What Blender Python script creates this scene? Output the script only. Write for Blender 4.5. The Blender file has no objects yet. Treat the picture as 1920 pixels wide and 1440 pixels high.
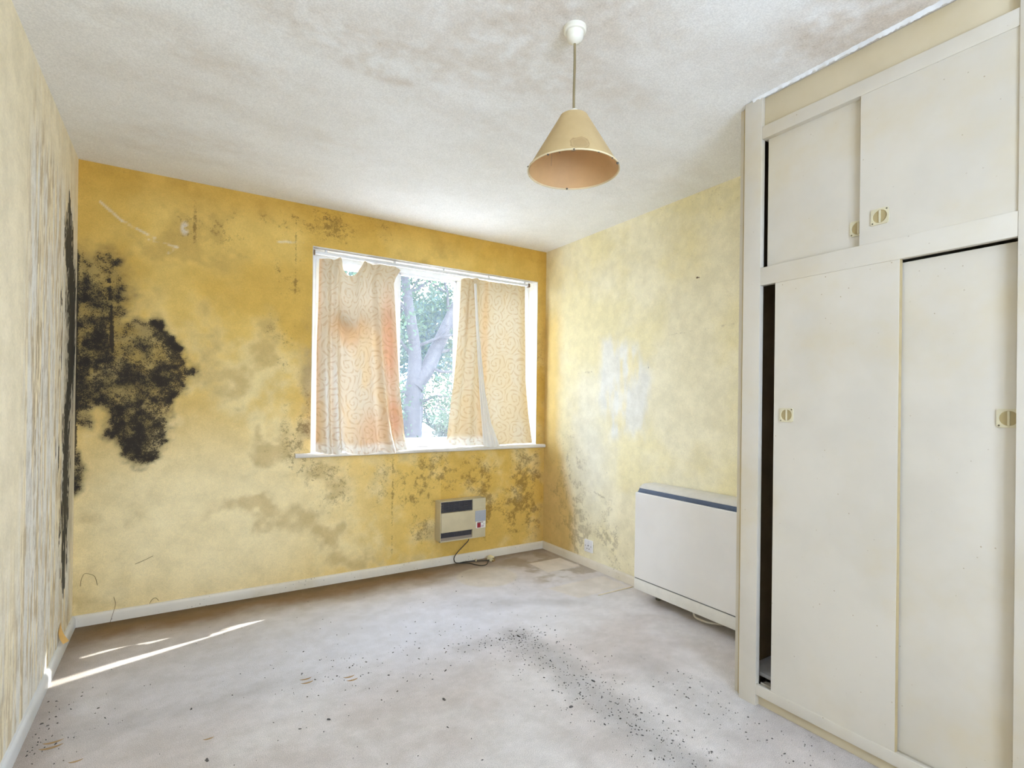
import bpy, bmesh, math, random
import numpy as np
from mathutils import Vector, Matrix

random.seed(7)
C = bpy.context.scene.collection
SC = bpy.context.scene
PI = math.pi

# ------------------------------------------------------------------ room measures (metres)
D = 3.475          # window wall plane (y)
XL, XR = -0.45, 2.511
YF = -1.10         # wall behind the camera
H = 2.40
XW, YW = 1.927, 1.305   # wardrobe front plane, wardrobe end
WX0, WX1, WZ0, WZ1 = 0.700, 2.430, 0.845, 2.150   # window opening

# ------------------------------------------------------------------ camera
cam_d = bpy.data.cameras.new('camera')
cam = bpy.data.objects.new('camera', cam_d)
C.objects.link(cam)
cam_d.sensor_fit = 'HORIZONTAL'
cam_d.sensor_width = 36.0
cam_d.lens = 986.96 / 1920 * 36.0
cam_d.shift_y = 31 / 1920
cam_d.clip_start = 0.02
r = Vector((0.84516253, -0.53436719, 0.01232895))
u = Vector((-0.01156071, 0.00478567, 0.99992172))
f = Vector((0.53438436, 0.8452389, 0.002133))
M = Matrix(((r.x, u.x, -f.x, 0), (r.y, u.y, -f.y, 0), (r.z, u.z, -f.z, 1.18355), (0, 0, 0, 1)))
cam.matrix_world = M
SC.camera = cam

# ------------------------------------------------------------------ light
SC.view_settings.view_transform = 'Standard'
SC.view_settings.look = 'None'
SC.view_settings.gamma = 1.0
SC.view_settings.exposure = 0.18
SC.view_settings.use_curve_mapping = False
SC.cycles.use_denoising = True
SC.cycles.use_adaptive_sampling = True
SC.cycles.adaptive_threshold = 0.03
SC.cycles.diffuse_bounces = 7
SC.cycles.max_bounces = 14
SC.cycles.transparent_max_bounces = 16
SC.cycles.sample_clamp_indirect = 8.0

world = bpy.data.worlds.new('sky')
SC.world = world
world.use_nodes = True
wn = world.node_tree.nodes
wn['Background'].inputs['Color'].default_value = (0.675, 0.805, 1.06, 1)
wn['Background'].inputs['Strength'].default_value = 22.0

sun_d = bpy.data.lights.new('sun', 'SUN')
sun = bpy.data.objects.new('sun', sun_d)
C.objects.link(sun)
sun_d.energy = 13.0
sun_d.angle = math.radians(0.5)
sun_d.color = (1.0, 0.95, 0.86)
SUN_DIR = Vector((-0.94, -0.305, -0.73)).normalized()      # the way the light travels
sun.rotation_euler = SUN_DIR.to_track_quat('-Z', 'Y').to_euler()
sun.location = (8, 8, 8)


def portal(name, loc, sx, sy, rot):
    d = bpy.data.lights.new(name, 'AREA')
    d.shape = 'RECTANGLE'
    d.size, d.size_y = sx, sy
    d.cycles.is_portal = True
    o = bpy.data.objects.new(name, d)
    C.objects.link(o)
    o.location = loc
    o.rotation_euler = rot
    return o


# portals only guide the sampling of the sky through the window and the added fill window; they emit nothing
portal('window_portal', ((WX0 + WX1) / 2, D + 0.24, (WZ0 + WZ1) / 2), WX1 - WX0, WZ1 - WZ0, (-PI / 2, 0, 0))
RX0, RX1, RZ0, RZ1 = 0.05, 1.20, 0.85, 2.05               # fill-light window added in the wall behind the camera
portal('rear_portal', ((RX0 + RX1) / 2, YF - 0.22, (RZ0 + RZ1) / 2), RX1 - RX0, RZ1 - RZ0, (PI / 2, 0, 0))


# ------------------------------------------------------------------ small helpers
def lin(c):
    c = c / 255.0
    return c / 12.92 if c <= 0.04045 else ((c + 0.055) / 1.055) ** 2.4


def rgb(r, g, b):
    return np.array([lin(r), lin(g), lin(b)])


def rgba(r, g, b):
    return (lin(r), lin(g), lin(b), 1.0)


def sstep(a, b, x):
    t = np.clip((x - a) / (b - a), 0, 1)
    return t * t * (3 - 2 * t)


def vnoise(x, y, seed):
    xi = np.floor(x).astype(np.int64)
    yi = np.floor(y).astype(np.int64)
    fx, fy = x - xi, y - yi
    fx = fx * fx * (3 - 2 * fx)
    fy = fy * fy * (3 - 2 * fy)

    def h(i, j):
        n = (i * 374761393 + j * 668265263 + seed * 974711) & 0xffffffff
        n = ((n ^ (n >> 13)) * 1274126177) & 0xffffffff
        n = n ^ (n >> 16)
        return (n & 0xffff) / 65535.0
    return ((h(xi, yi) * (1 - fx) + h(xi + 1, yi) * fx) * (1 - fy)
            + (h(xi, yi + 1) * (1 - fx) + h(xi + 1, yi + 1) * fx) * fy)


def fbm(x, y, s, octv=4, seed=0, gain=0.55):
    a, t, v = 1.0, 0.0, 0.0
    for k in range(octv):
        v = v + a * vnoise(x * s + 17.3 * k, y * s - 9.1 * k, seed + k * 13)
        t += a
        a *= gain
        s *= 2.03
    return v / t


def blob(x, y, cx, cy, rx, ry, soft=0.5):
    d = np.sqrt(((x - cx) / rx) ** 2 + ((y - cy) / ry) ** 2)
    return 1 - sstep(1 - soft, 1 + soft, d)


def seg_dist(x, y, ax, ay, bx, by):
    dx, dy = bx - ax, by - ay
    t = np.clip(((x - ax) * dx + (y - ay) * dy) / (dx * dx + dy * dy), 0, 1)
    return np.hypot(x - ax - t * dx, y - ay - t * dy)


def poly_sd(x, y, pts):
    d = np.full(x.shape, 1e9)
    inside = np.zeros(x.shape, bool)
    n = len(pts)
    for i in range(n):
        ax, ay = pts[i]
        bx, by = pts[(i + 1) % n]
        d = np.minimum(d, seg_dist(x, y, ax, ay, bx, by))
        c = ((ay > y) != (by > y))
        with np.errstate(divide='ignore', invalid='ignore'):
            xc = (bx - ax) * (y - ay) / (by - ay if by != ay else 1e-9) + ax
        inside ^= c & (x < xc)
    return np.where(inside, d, -d)          # positive inside


def mix(a, b, t):
    return a * (1 - t[..., None]) + b * t[..., None]


# ------------------------------------------------------------------ object helpers
def link(o, parent=None):
    C.objects.link(o)
    if parent is not None:
        o.parent = parent
        o.matrix_parent_inverse = parent.matrix_world.inverted() if False else Matrix.Translation(-parent.location)
    return o


def tag(o, label=None, cat=None, group=None, kind=None):
    if label:
        o['label'] = label
    if cat:
        o['category'] = cat
    if group:
        o['group'] = group
    if kind:
        o['kind'] = kind
    return o


def empty(name, loc):
    o = bpy.data.objects.new(name, None)
    o.location = loc
    o.empty_display_size = 0.1
    return link(o)


class MB:
    """Collects shapes and links them as ONE mesh object."""

    def __init__(self):
        self.bm = bmesh.new()
        self.uv = None

    def box(self, x0, x1, y0, y1, z0, z1, bev=0.0, seg=2, rot=None):
        b = bmesh.new()
        bmesh.ops.create_cube(b, size=1.0)
        for v in b.verts:
            v.co = Vector(((x0 + x1) / 2 + v.co.x * (x1 - x0), (y0 + y1) / 2 + v.co.y * (y1 - y0),
                           (z0 + z1) / 2 + v.co.z * (z1 - z0)))
        if bev > 0:
            bmesh.ops.bevel(b, geom=list(b.edges), offset=bev, segments=seg, profile=0.6, affect='EDGES')
        if rot is not None:
            bmesh.ops.transform(b, matrix=rot, verts=b.verts)
        self._add(b)
        return self

    def _add(self, b):
        me = bpy.data.meshes.new('tmp')
        b.to_mesh(me)
        b.free()
        self.bm.from_mesh(me)
        bpy.data.meshes.remove(me)

    def tube(self, pts, rad, n=10, cap=True):
        pts = [Vector(p) for p in pts]
        if not isinstance(rad, (list, tuple)):
            rad = [rad] * len(pts)
        rings = []
        side = None
        for i, p in enumerate(pts):
            t = (pts[min(i + 1, len(pts) - 1)] - pts[max(i - 1, 0)]).normalized()
            if side is None:
                side = t.orthogonal().normalized()
            side = (side - t * side.dot(t)).normalized()
            up = t.cross(side)
            rings.append([self.bm.verts.new(p + (side * math.cos(a) + up * math.sin(a)) * rad[i])
                          for a in [2 * PI * k / n for k in range(n)]])
        for a, b in zip(rings, rings[1:]):
            for k in range(n):
                self.bm.faces.new((a[k], a[(k + 1) % n], b[(k + 1) % n], b[k]))
        if cap:
            self.bm.faces.new(list(reversed(rings[0])))
            self.bm.faces.new(rings[-1])
        return self

    def lathe(self, prof, n=40, axis='Z', loc=(0, 0, 0), mat=None):
        """prof: list of (radius, height); radius 0 closes."""
        loc = Vector(loc)
        rings = []
        for rr, hh in prof:
            row = []
            if rr <= 1e-6:
                row = [self._ax(0, 0, hh, axis, loc, mat)]
            else:
                for k in range(n):
                    a = 2 * PI * k / n
                    row.append(self._ax(rr * math.cos(a), rr * math.sin(a), hh, axis, loc, mat))
            rings.append(row)
        for a, b in zip(rings, rings[1:]):
            for k in range(n):
                k2 = (k + 1) % n
                if len(a) == 1 and len(b) == 1:
                    continue
                if len(a) == 1:
                    self.bm.faces.new((a[0], b[k2], b[k]))
                elif len(b) == 1:
                    self.bm.faces.new((a[k], a[k2], b[0]))
                else:
                    self.bm.faces.new((a[k], a[k2], b[k2], b[k]))
        return self

    def _ax(self, a, b, h, axis, loc, mat):
        v = {'Z': Vector((a, b, h)), 'X': Vector((h, a, b)), 'Y': Vector((a, h, b))}[axis]
        if mat is not None:
            v = mat @ v
        return self.bm.verts.new(v + loc)

    def prism(self, pts, axis, a0, a1):
        """pts: closed 2-D outline, extruded along axis from a0 to a1 (Y: pts are (x,z); X: (y,z); Z: (x,y))."""
        def mk(p, a):
            return {'Y': (p[0], a, p[1]), 'X': (a, p[0], p[1]), 'Z': (p[0], p[1], a)}[axis]
        A = [self.bm.verts.new(mk(p, a0)) for p in pts]
        B = [self.bm.verts.new(mk(p, a1)) for p in pts]
        n = len(pts)
        for k in range(n):
            self.bm.faces.new((A[k], A[(k + 1) % n], B[(k + 1) % n], B[k]))
        self.bm.faces.new(list(reversed(A)))
        self.bm.faces.new(B)
        return self

    def poly(self, pts):
        self.bm.faces.new([self.bm.verts.new(p) for p in pts])
        return self

    def build(self, name, mat, parent=None, smooth=True, angle=0.6):
        bmesh.ops.recalc_face_normals(self.bm, faces=self.bm.faces)
        me = bpy.data.meshes.new(name)
        self.bm.to_mesh(me)
        self.bm.free()
        if smooth:
            for p in me.polygons:
                p.use_smooth = True
            try:
                me.set_sharp_from_angle(angle=angle)
            except Exception:
                pass
        me.materials.append(mat)
        o = bpy.data.objects.new(name, me)
        return link(o, parent)


def spline(pts, n=8):
    """Catmull-Rom through points."""
    P = [Vector(p) for p in pts]
    P = [P[0] * 2 - P[1]] + P + [P[-1] * 2 - P[-2]]
    out = []
    for i in range(1, len(P) - 2):
        for k in range(n):
            t = k / n
            a, b, c, d = P[i - 1], P[i], P[i + 1], P[i + 2]
            out.append(0.5 * ((2 * b) + (c - a) * t + (2 * a - 5 * b + 4 * c - d) * t * t + (3 * b - a - 3 * c + d) * t ** 3))
    out.append(P[-2])
    return out


# ------------------------------------------------------------------ materials
def new_mat(name):
    m = bpy.data.materials.new(name)
    m.use_nodes = True
    nt = m.node_tree
    b = nt.nodes['Principled BSDF']
    return m, nt, b


def nd(nt, typ, **kw):
    n = nt.nodes.new(typ)
    for k, v in kw.items():
        setattr(n, k, v)
    return n


def math_n(nt, op, a, b=None, clamp=False):
    n = nd(nt, 'ShaderNodeMath', operation=op)
    n.use_clamp = clamp
    for i, v in enumerate((a, b)):
        if v is None:
            continue
        if isinstance(v, (int, float)):
            n.inputs[i].default_value = v
        else:
            nt.links.new(v, n.inputs[i])
    return n.outputs[0]


def mixc(nt, fac, a, b):
    n = nd(nt, 'ShaderNodeMix', data_type='RGBA')
    for i, v in ((0, fac), (6, a), (7, b)):
        if isinstance(v, (int, float)):
            n.inputs[i].default_value = v
        elif isinstance(v, tuple):
            n.inputs[i].default_value = v
        else:
            nt.links.new(v, n.inputs[i])
    return n.outputs[2]


def noise_n(nt, scale, detail=3.0, rough=0.6, coord=None, stretch=None):
    n = nd(nt, 'ShaderNodeTexNoise')
    n.inputs['Scale'].default_value = scale
    n.inputs['Detail'].default_value = detail
    n.inputs['Roughness'].default_value = rough
    if coord is None:
        tc = nd(nt, 'ShaderNodeTexCoord')
        coord = tc.outputs['Object']
    if stretch is not None:
        mp = nd(nt, 'ShaderNodeMapping')
        mp.inputs['Scale'].default_value = stretch
        nt.links.new(coord, mp.inputs['Vector'])
        coord = mp.outputs[0]
    nt.links.new(coord, n.inputs['Vector'])
    return n.outputs['Fac']


def mapr(nt, v, a, b, c=0.0, d=1.0):
    n = nd(nt, 'ShaderNodeMapRange', interpolation_type='SMOOTHSTEP')
    nt.links.new(v, n.inputs['Value'])
    for i, x in ((1, a), (2, b), (3, c), (4, d)):
        if isinstance(x, (int, float)):
            n.inputs[i].default_value = x
        else:
            nt.links.new(x, n.inputs[i])
    return n.outputs[0]


def bump_n(nt, b, h, strength=0.3, dist=0.002):
    n = nd(nt, 'ShaderNodeBump')
    n.inputs['Strength'].default_value = strength
    n.inputs['Distance'].default_value = dist
    nt.links.new(h, n.inputs['Height'])
    nt.links.new(n.outputs[0], b.inputs['Normal'])


def plain(name, col, rough=0.5, metal=0.0, var=0.06, scale=12.0, bump=0.0, bscale=200.0, spec=0.5):
    m, nt, b = new_mat(name)
    n1 = noise_n(nt, scale, 4, 0.6)
    dark = tuple(c * (1 - 2.2 * var) for c in col[:3]) + (1,)
    lite = tuple(min(1, c * (1 + var)) for c in col[:3]) + (1,)
    nt.links.new(mixc(nt, mapr(nt, n1, 0.3, 0.7), dark, lite), b.inputs['Base Color'])
    b.inputs['Roughness'].default_value = rough
    b.inputs['Metallic'].default_value = metal
    b.inputs['Specular IOR Level'].default_value = spec
    if bump:
        bump_n(nt, b, noise_n(nt, bscale, 3), bump, 0.001)
    return m


def spotted(name, col, spot, rough=0.45, dens=0.32, scale=70.0, var=0.04, grime=None, gz=None):
    """Painted board with small dirt specks; grime yellows it in blotches."""
    m, nt, b = new_mat(name)
    n1 = noise_n(nt, 3.0, 4, 0.6)
    dark = tuple(c * (1 - 2 * var) for c in col[:3]) + (1,)
    c = mixc(nt, mapr(nt, n1, 0.35, 0.7), col, dark)
    if grime is not None:
        g = noise_n(nt, 1.6, 5, 0.65)
        gf = mapr(nt, g, 0.46, 0.75, 0.0, 0.75)
        c = mixc(nt, gf, c, grime)
    vor = nd(nt, 'ShaderNodeTexVoronoi')
    vor.inputs['Scale'].default_value = scale * 0.35
    tc = nd(nt, 'ShaderNodeTexCoord')
    nt.links.new(tc.outputs['Object'], vor.inputs['Vector'])
    ns = noise_n(nt, 4.0, 3, 0.6)
    near = mapr(nt, vor.outputs['Distance'], 0.1 * dens, 0.28 * dens, 1.0, 0.0)
    wh = nd(nt, 'ShaderNodeSeparateColor')
    nt.links.new(vor.outputs['Color'], wh.inputs[0])
    some = mapr(nt, wh.outputs[0], 0.30, 0.38)
    sp = math_n(nt, 'MULTIPLY', math_n(nt, 'MULTIPLY', near, some), mapr(nt, ns, 0.42, 0.62, 0.0, 0.75))
    c = mixc(nt, sp, c, spot)
    nt.links.new(c, b.inputs['Base Color'])
    b.inputs['Roughness'].default_value = rough
    b.inputs['Specular IOR Level'].default_value = 0.35
    bump_n(nt, b, noise_n(nt, 90, 3), 0.05, 0.001)
    return m


def stained(name, rough=0.85, speck=(0.012, 0.010, 0.007, 1), brown=(0.10, 0.065, 0.025, 1), fine=170.0, bump=0.35, bscale=35.0,
            stretch=None, amil=0.62, soft=0.13, mott=0.10, grain=0.05):
    """Surface whose stains come from vertex attributes (tint colour, mould, mildew) broken up by fine noise."""
    m, nt, b = new_mat(name)
    at = nd(nt, 'ShaderNodeAttribute', attribute_name='tint')
    am = nd(nt, 'ShaderNodeAttribute', attribute_name='mould')
    ab = nd(nt, 'ShaderNodeAttribute', attribute_name='mildew')
    nf = noise_n(nt, fine, 4, 0.7, stretch=stretch)
    nm = noise_n(nt, fine * 0.32, 4, 0.7, stretch=stretch)
    c = at.outputs['Color']
    # gentle mottling of the paint
    mt = noise_n(nt, 9.0, 6, 0.7)
    mm = nd(nt, 'ShaderNodeMix', data_type='RGBA', blend_type='MULTIPLY')
    mm.inputs[0].default_value = 1.0
    nt.links.new(c, mm.inputs[6])
    nt.links.new(mixc(nt, mapr(nt, mt, 0.3, 0.7), (1 - mott, 1 - mott * 1.05, 1 - mott * 1.3, 1), (1 + mott * .5, 1 + mott * .5, 1 + mott * .45, 1)), mm.inputs[7])
    c = mm.outputs[2]
    n2 = noise_n(nt, fine * 0.13, 3, 0.65, stretch=stretch)
    avg1 = math_n(nt, 'ADD', math_n(nt, 'MULTIPLY', nf, 0.40), math_n(nt, 'ADD', math_n(nt, 'MULTIPLY', nm, 0.45), math_n(nt, 'MULTIPLY', n2, 0.15)))
    gr = noise_n(nt, fine * 1.7, 2, 0.6, stretch=stretch)
    gm = nd(nt, 'ShaderNodeMix', data_type='RGBA', blend_type='MULTIPLY')
    gm.inputs[0].default_value = 1.0
    nt.links.new(c, gm.inputs[6])
    nt.links.new(mixc(nt, mapr(nt, gr, 0.32, 0.68), (1 - 2 * grain,) * 3 + (1,), (1 + grain,) * 3 + (1,)), gm.inputs[7])
    c = gm.outputs[2]
    t1 = math_n(nt, 'SUBTRACT', 0.67, math_n(nt, 'MULTIPLY', ab.outputs['Fac'], 0.24))
    f1 = mapr(nt, avg1, t1, math_n(nt, 'ADD', t1, soft), 0.0, amil)
    c = mixc(nt, f1, c, brown)
    avg = math_n(nt, 'ADD', math_n(nt, 'MULTIPLY', nf, 0.6), math_n(nt, 'MULTIPLY', nm, 0.4))
    t2 = math_n(nt, 'SUBTRACT', 0.74, math_n(nt, 'MULTIPLY', am.outputs['Fac'], 0.41))
    f2 = mapr(nt, avg, t2, math_n(nt, 'ADD', t2, 0.10), 0.0, 0.92)
    c = mixc(nt, f2, c, speck)
    nt.links.new(c, b.inputs['Base Color'])
    b.inputs['Roughness'].default_value = rough
    b.inputs['Specular IOR Level'].default_value = 0.2
    hb = math_n(nt, 'ADD', noise_n(nt, bscale, 5, 0.65, stretch=stretch), math_n(nt, 'MULTIPLY', nf, 0.3))
    bump_n(nt, b, hb, bump, 0.004)
    return m


def surface(name, O, U, V, us, vs, hole, paint, mat, extra=None):
    """A gridded plane O + u*U + v*V with painted stain attributes; hole = (u0,u1,v0,v1). extra(bm) may add the wall's other faces."""
    us, vs = np.array(us), np.array(vs)
    gu, gv = np.meshgrid(us, vs, indexing='ij')
    O, U, V = np.array(O, float), np.array(U, float), np.array(V, float)
    co = O + gu[..., None] * U + gv[..., None] * V
    nu, nv = len(us), len(vs)
    idx = np.arange(nu * nv).reshape(nu, nv)
    q = np.stack([idx[:-1, :-1], idx[1:, :-1], idx[1:, 1:], idx[:-1, 1:]], -1).reshape(-1, 4)
    if hole:
        cu = ((us[:-1] + us[1:]) / 2)[:, None] + 0 * vs[None, 1:]
        cv = ((vs[:-1] + vs[1:]) / 2)[None, :] + 0 * us[1:, None]
        inside = (cu > hole[0]) & (cu < hole[1]) & (cv > hole[2]) & (cv < hole[3])
        q = q[~inside.reshape(-1)]
    tint, mould, mildew = paint(gu, gv)
    verts = co.reshape(-1, 3)
    tint = tint.reshape(-1, 3)
    mould, mildew = mould.reshape(-1), mildew.reshape(-1)
    ev, ef = (extra if extra else ([], []))
    base = len(verts)
    if len(ev):
        verts = np.concatenate([verts, np.array(ev, float)])
        tint = np.concatenate([tint, np.tile(tint.mean(0), (len(ev), 1))])
        mould = np.concatenate([mould, np.zeros(len(ev))])
        mildew = np.concatenate([mildew, np.zeros(len(ev))])
    nq = len(q)
    me = bpy.data.meshes.new(name)
    ef = [[i + base for i in fc] for fc in ef]
    loops = np.concatenate([q.reshape(-1), np.array(sum(ef, []), dtype=np.int64)]) if ef else q.reshape(-1)
    starts = np.concatenate([np.arange(nq) * 4, nq * 4 + np.arange(len(ef)) * 4]) if ef else np.arange(nq) * 4
    me.vertices.add(len(verts))
    me.vertices.foreach_set('co', verts.reshape(-1).astype(np.float32))
    me.loops.add(len(loops))
    me.loops.foreach_set('vertex_index', loops.astype(np.int32))
    me.polygons.add(len(starts))
    me.polygons.foreach_set('loop_start', starts.astype(np.int32))
    me.update(calc_edges=True)
    me.validate()
    a = me.attributes.new('tint', 'FLOAT_COLOR', 'POINT')
    a.data.foreach_set('color', np.concatenate([np.clip(tint, 0, 1), np.ones((len(tint), 1))], 1).reshape(-1).astype(np.float32))
    for nm, arr in (('mould', mould), ('mildew', mildew)):
        a = me.attributes.new(nm, 'FLOAT', 'POINT')
        a.data.foreach_set('value', np.clip(arr, 0, 1.2).astype(np.float32))
    me.materials.append(mat)
    o = bpy.data.objects.new(name, me)
    link(o)
    o['kind'] = 'structure'
    return o


def axis_vals(a, b, step, cuts=()):
    v = list(np.linspace(a, b, max(2, int(round((b - a) / step)) + 1)))
    v = [x for x in v if all(abs(x - c) > step * 0.45 for c in cuts)] + [c for c in cuts]
    return np.unique(np.round(np.array(v), 5))


def box_extra(verts_boxes):
    ev, ef = [], []
    for (x0, x1, y0, y1, z0, z1) in verts_boxes:
        n = len(ev)
        ev += [(x0, y0, z0), (x1, y0, z0), (x1, y1, z0), (x0, y1, z0), (x0, y0, z1), (x1, y0, z1), (x1, y1, z1), (x0, y1, z1)]
        ef += [[n + k for k in fc] for fc in ([0, 3, 2, 1], [4, 5, 6, 7], [0, 1, 5, 4], [1, 2, 6, 5], [2, 3, 7, 6], [3, 0, 4, 7])]
    return ev, ef


# ================================================================== SETTING
M_back = stained('mould_stained_yellow_wall', fine=210.0, bump=0.22, brown=rgba(108, 82, 44), speck=rgba(54, 48, 42))
M_left = stained('streaky_peeling_wall', fine=110.0, bump=0.5, bscale=22.0, stretch=(1, 3.0, 0.55),
                 brown=rgba(150, 134, 108), speck=rgba(40, 38, 36), amil=0.42)
M_right = stained('light_washed_cream_wall', fine=200.0, bump=0.22, brown=rgba(128, 110, 70), speck=rgba(50, 44, 36), amil=0.42)
M_ceil = stained('stained_white_ceiling', fine=120.0, bump=0.25, bscale=60.0, brown=rgba(160, 144, 126), amil=0.35, mott=0.03)
M_floor = stained('soiled_grey_carpet', rough=0.98, fine=260.0, bump=0.7, bscale=240.0, brown=rgba(136, 124, 112),
                  speck=rgba(84, 80, 76), amil=0.40, grain=0.16)
M_plaster = plain('pale_plaster', rgba(208, 203, 192), 0.85, var=0.05)
M_white = spotted('white_gloss_paint', rgba(230, 222, 206), rgba(84, 74, 60), rough=0.4, grime=rgba(206, 192, 162), scale=150, dens=.75)


def paint_back(x, z):
    n1 = fbm(x, z, 2.2, 5, 3)
    n2 = fbm(x, z, 7.0, 4, 9)
    n3 = fbm(x, z, 22.0, 4, 21)
    ochre, pale, deep = rgb(229, 194, 110), rgb(243, 224, 170), rgb(214, 174, 84)
    t = sstep(0.38, 0.66, n1 + 0.25 * (n2 - 0.5))
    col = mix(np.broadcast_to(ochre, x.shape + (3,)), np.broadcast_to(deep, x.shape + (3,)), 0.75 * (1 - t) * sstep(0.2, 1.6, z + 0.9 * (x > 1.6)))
    col = mix(col, pale, 0.8 * sstep(0.45, 0.7, n2 * 0.5 + n1 * 0.5) * (1 - sstep(1.2, 2.0, z)))  # mottling, paler low down where the wall's light difference is painted in
    # brighter light low in the wall's middle painted pale, reaching around the mould
    col = mix(col, rgb(252, 236, 192), 0.85 * blob(x, z, 0.15, 0.45, 0.75, 0.55, 0.7))
    # grey-green tide marks
    col = mix(col, rgb(182, 150, 84), 0.5 * sstep(0.48, 0.72, n2) * sstep(0.42, 0.62, n1))
    # mildew speckle density
    mil = 0.10 + 0.18 * (n2 - 0.4)
    for (cx, cz, rx, rz, a) in [
            (0.62, 2.24, 0.35, 0.14, .85), (0.12, 2.13, 0.25, 0.10, .6), (0.35, 2.0, 0.25, 0.08, .5), (1.0, 2.30, 0.45, 0.08, .7), (0.50, 1.75, 0.16, 0.2, .45), (0.62, 1.15, 0.14, 0.45, .62),
            (0.66, 0.98, 0.10, 0.25, .55), (0.55, 2.0, .12, .18, .45), (0.28, 1.62, .2, .07, .35), (0.50, 1.45, .1, .2, .5),
            (0.45, 0.85, .2, .25, .35), (0.80, 0.65, .16, .22, .75), (1.2, 0.62, .35, .22, .8), (1.55, 0.66, .3, .2, .7), (1.75, 0.62, .25, .2, .6),
            (2.1, 0.55, .3, .3, .75), (2.35, 0.5, .14, .45, .95), (2.46, 1.3, .05, 1.0, .8), (2.2, 0.25, .3, .2, .65), (1.45, 0.4, .1, .25, .8),
            (2.2, 2.32, .4, .06, .5), (0.15, 2.2, .3, .12, .3), (-0.3, 2.1, .2, .25, .25), (0.65, 1.9, .07, .15, .5),
            (1.97, 0.35, .05, .25, .9), (1.4, .2, .5, .12, .45), (0.95, 0.3, .4, .2, .3)]:
        mil = mil + a * 0.72 * blob(x, z, cx, cz, rx, rz, 0.65) * sstep(0.22, 0.66, n3 * 0.6 + n2 * 0.4)
    ceil_edge = sstep(2.34, 2.40, z + 0.03 * (n3 - 0.5))
    mil = mil + 0.4 * ceil_edge * sstep(0.35, 0.6, n2)
    right_edge = sstep(2.38, 2.50, x)
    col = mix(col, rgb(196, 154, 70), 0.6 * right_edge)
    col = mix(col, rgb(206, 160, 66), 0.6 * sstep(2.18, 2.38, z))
    # a vertical run of stain beside the window's left reveal
    col = mix(col, rgb(150, 132, 104), 0.55 * sstep(0.60, 0.69, x) * (1 - sstep(0.70, 0.72, x)) * sstep(0.8, 0.95, z) * (1 - sstep(1.6, 1.9, z)) * sstep(.3, .6, n2))
    # black mould
    pts = [(-0.50, 1.93), (-0.319, 1.93), (-0.25, 1.83), (-0.248, 1.60), (-0.094, 1.585), (0.019, 1.49), (0.08, 1.33), (0.035, 1.19),
           (-0.03, 1.11), (-0.062, 0.94), (-0.11, 0.85), (-0.169, 0.80), (-0.239, 0.83), (-0.319, 0.94), (-0.335, 1.05), (-0.36, 1.12), (-0.385, 1.03), (-0.43, 1.02), (-0.50, 1.05)]
    sd = poly_sd(x, z, pts) + 0.075 * (n3 - 0.5) + 0.10 * (n2 - 0.5)
    sd2 = poly_sd(x, z, [(-0.5, 0.93), (-0.43, 0.90), (-0.395, 0.80), (-0.42, 0.70), (-0.5, 0.62)]) + 0.04 * (n3 - .5)
    soft_top = 0.02 + 0.10 * sstep(1.55, 1.9, z)
    inm = np.maximum(sstep(-soft_top, 0.035, sd), sstep(-0.015, 0.015, sd2))
    khaki = mix(np.broadcast_to(rgb(128, 112, 74), x.shape + (3,)), np.broadcast_to(rgb(78, 70, 58), x.shape + (3,)), sstep(0.35, 0.65, n3))
    n4 = fbm(x, z, 11.0, 4, 55)
    col = mix(col, khaki, inm * (0.55 + 0.4 * sstep(.35, .6, n4)))
    edge = sstep(-0.01, 0.03, sd) * (1 - sstep(0.05, 0.12, sd)) * sstep(0.0, 0.1, x + 0.2)
    mo = inm * (0.66 + 0.60 * (n4 - 0.42) + 0.12 * edge + 0.45 * (n3 - 0.5))
    mo = np.maximum(mo, inm * (0.52 + .5 * (n3 - .4)) * blob(x, z, 0.0, 1.36, 0.10, 0.16, 0.8) + 0.35 * inm * blob(x, z, -0.30, 1.5, .08, .35, .8))
    mo = np.maximum(mo, 0.30 * blob(x, z, -0.02, 1.62, 0.25, 0.08, .8) * sstep(0.45, .7, n3))
    mo = np.maximum(mo, 0.7 * inm * sstep(0.02, 0.0, seg_dist(x, z, -0.335, 1.75, -0.31, 1.35)))
    # the drip line through the mould
    mo = np.maximum(mo, 1.15 * (1 - sstep(0.004, 0.012, seg_dist(x, z, -0.318, 1.80, -0.300, 1.42))) * sstep(.2, .4, n3))
    # very dark seam right in the corner
    mo = np.maximum(mo, 1.1 * (1 - sstep(-0.447, -0.435, x)) * sstep(0.75, 0.95, z) * (1 - sstep(1.9, 2.0, z)))
    # scattered dark spots near the ceiling
    for (cx, cz, rr) in [(0.874, 2.30, .02), (1.156, 2.352, .03), (0.63, 2.29, .03), (0.78, 2.335, .03), (0.5, 1.955, .02)]:
        mo = np.maximum(mo, 0.55 * blob(x, z, cx, cz, rr * 1.5, rr, 0.6))
    # scraped white marks and seams
    for (ax, az, bx, bz) in [(-0.36, 2.2, -0.27, 2.12), (-0.27, 2.12, -0.12, 2.05), (-0.15, 2.04, -0.02, 2.02), (0.50, 2.14, 0.64, 2.16), (-.02, 2.02, -.06, 1.98)]:
        col = mix(col, rgb(232, 220, 190), 0.65 * (1 - sstep(0.003, 0.009, seg_dist(x, z, ax, az, bx, bz))) * sstep(.35, .5, n3))
    for (sx, z0, z1) in [(0.063, 2.05, 2.31), (0.60, 1.6, 2.3), (1.24, 0.1, 0.8)]:
        mil = mil + 0.5 * (1 - sstep(0.002, 0.010, np.abs(x - sx))) * sstep(z0 - .02, z0 + .03, z) * (1 - sstep(z1 - .03, z1 + .02, z))
    col = mix(col, rgb(225, 216, 200), 0.8 * blob(x, z, 0.015, 2.13, 0.018, 0.035, .5) * sstep(.4, .5, n3))
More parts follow.
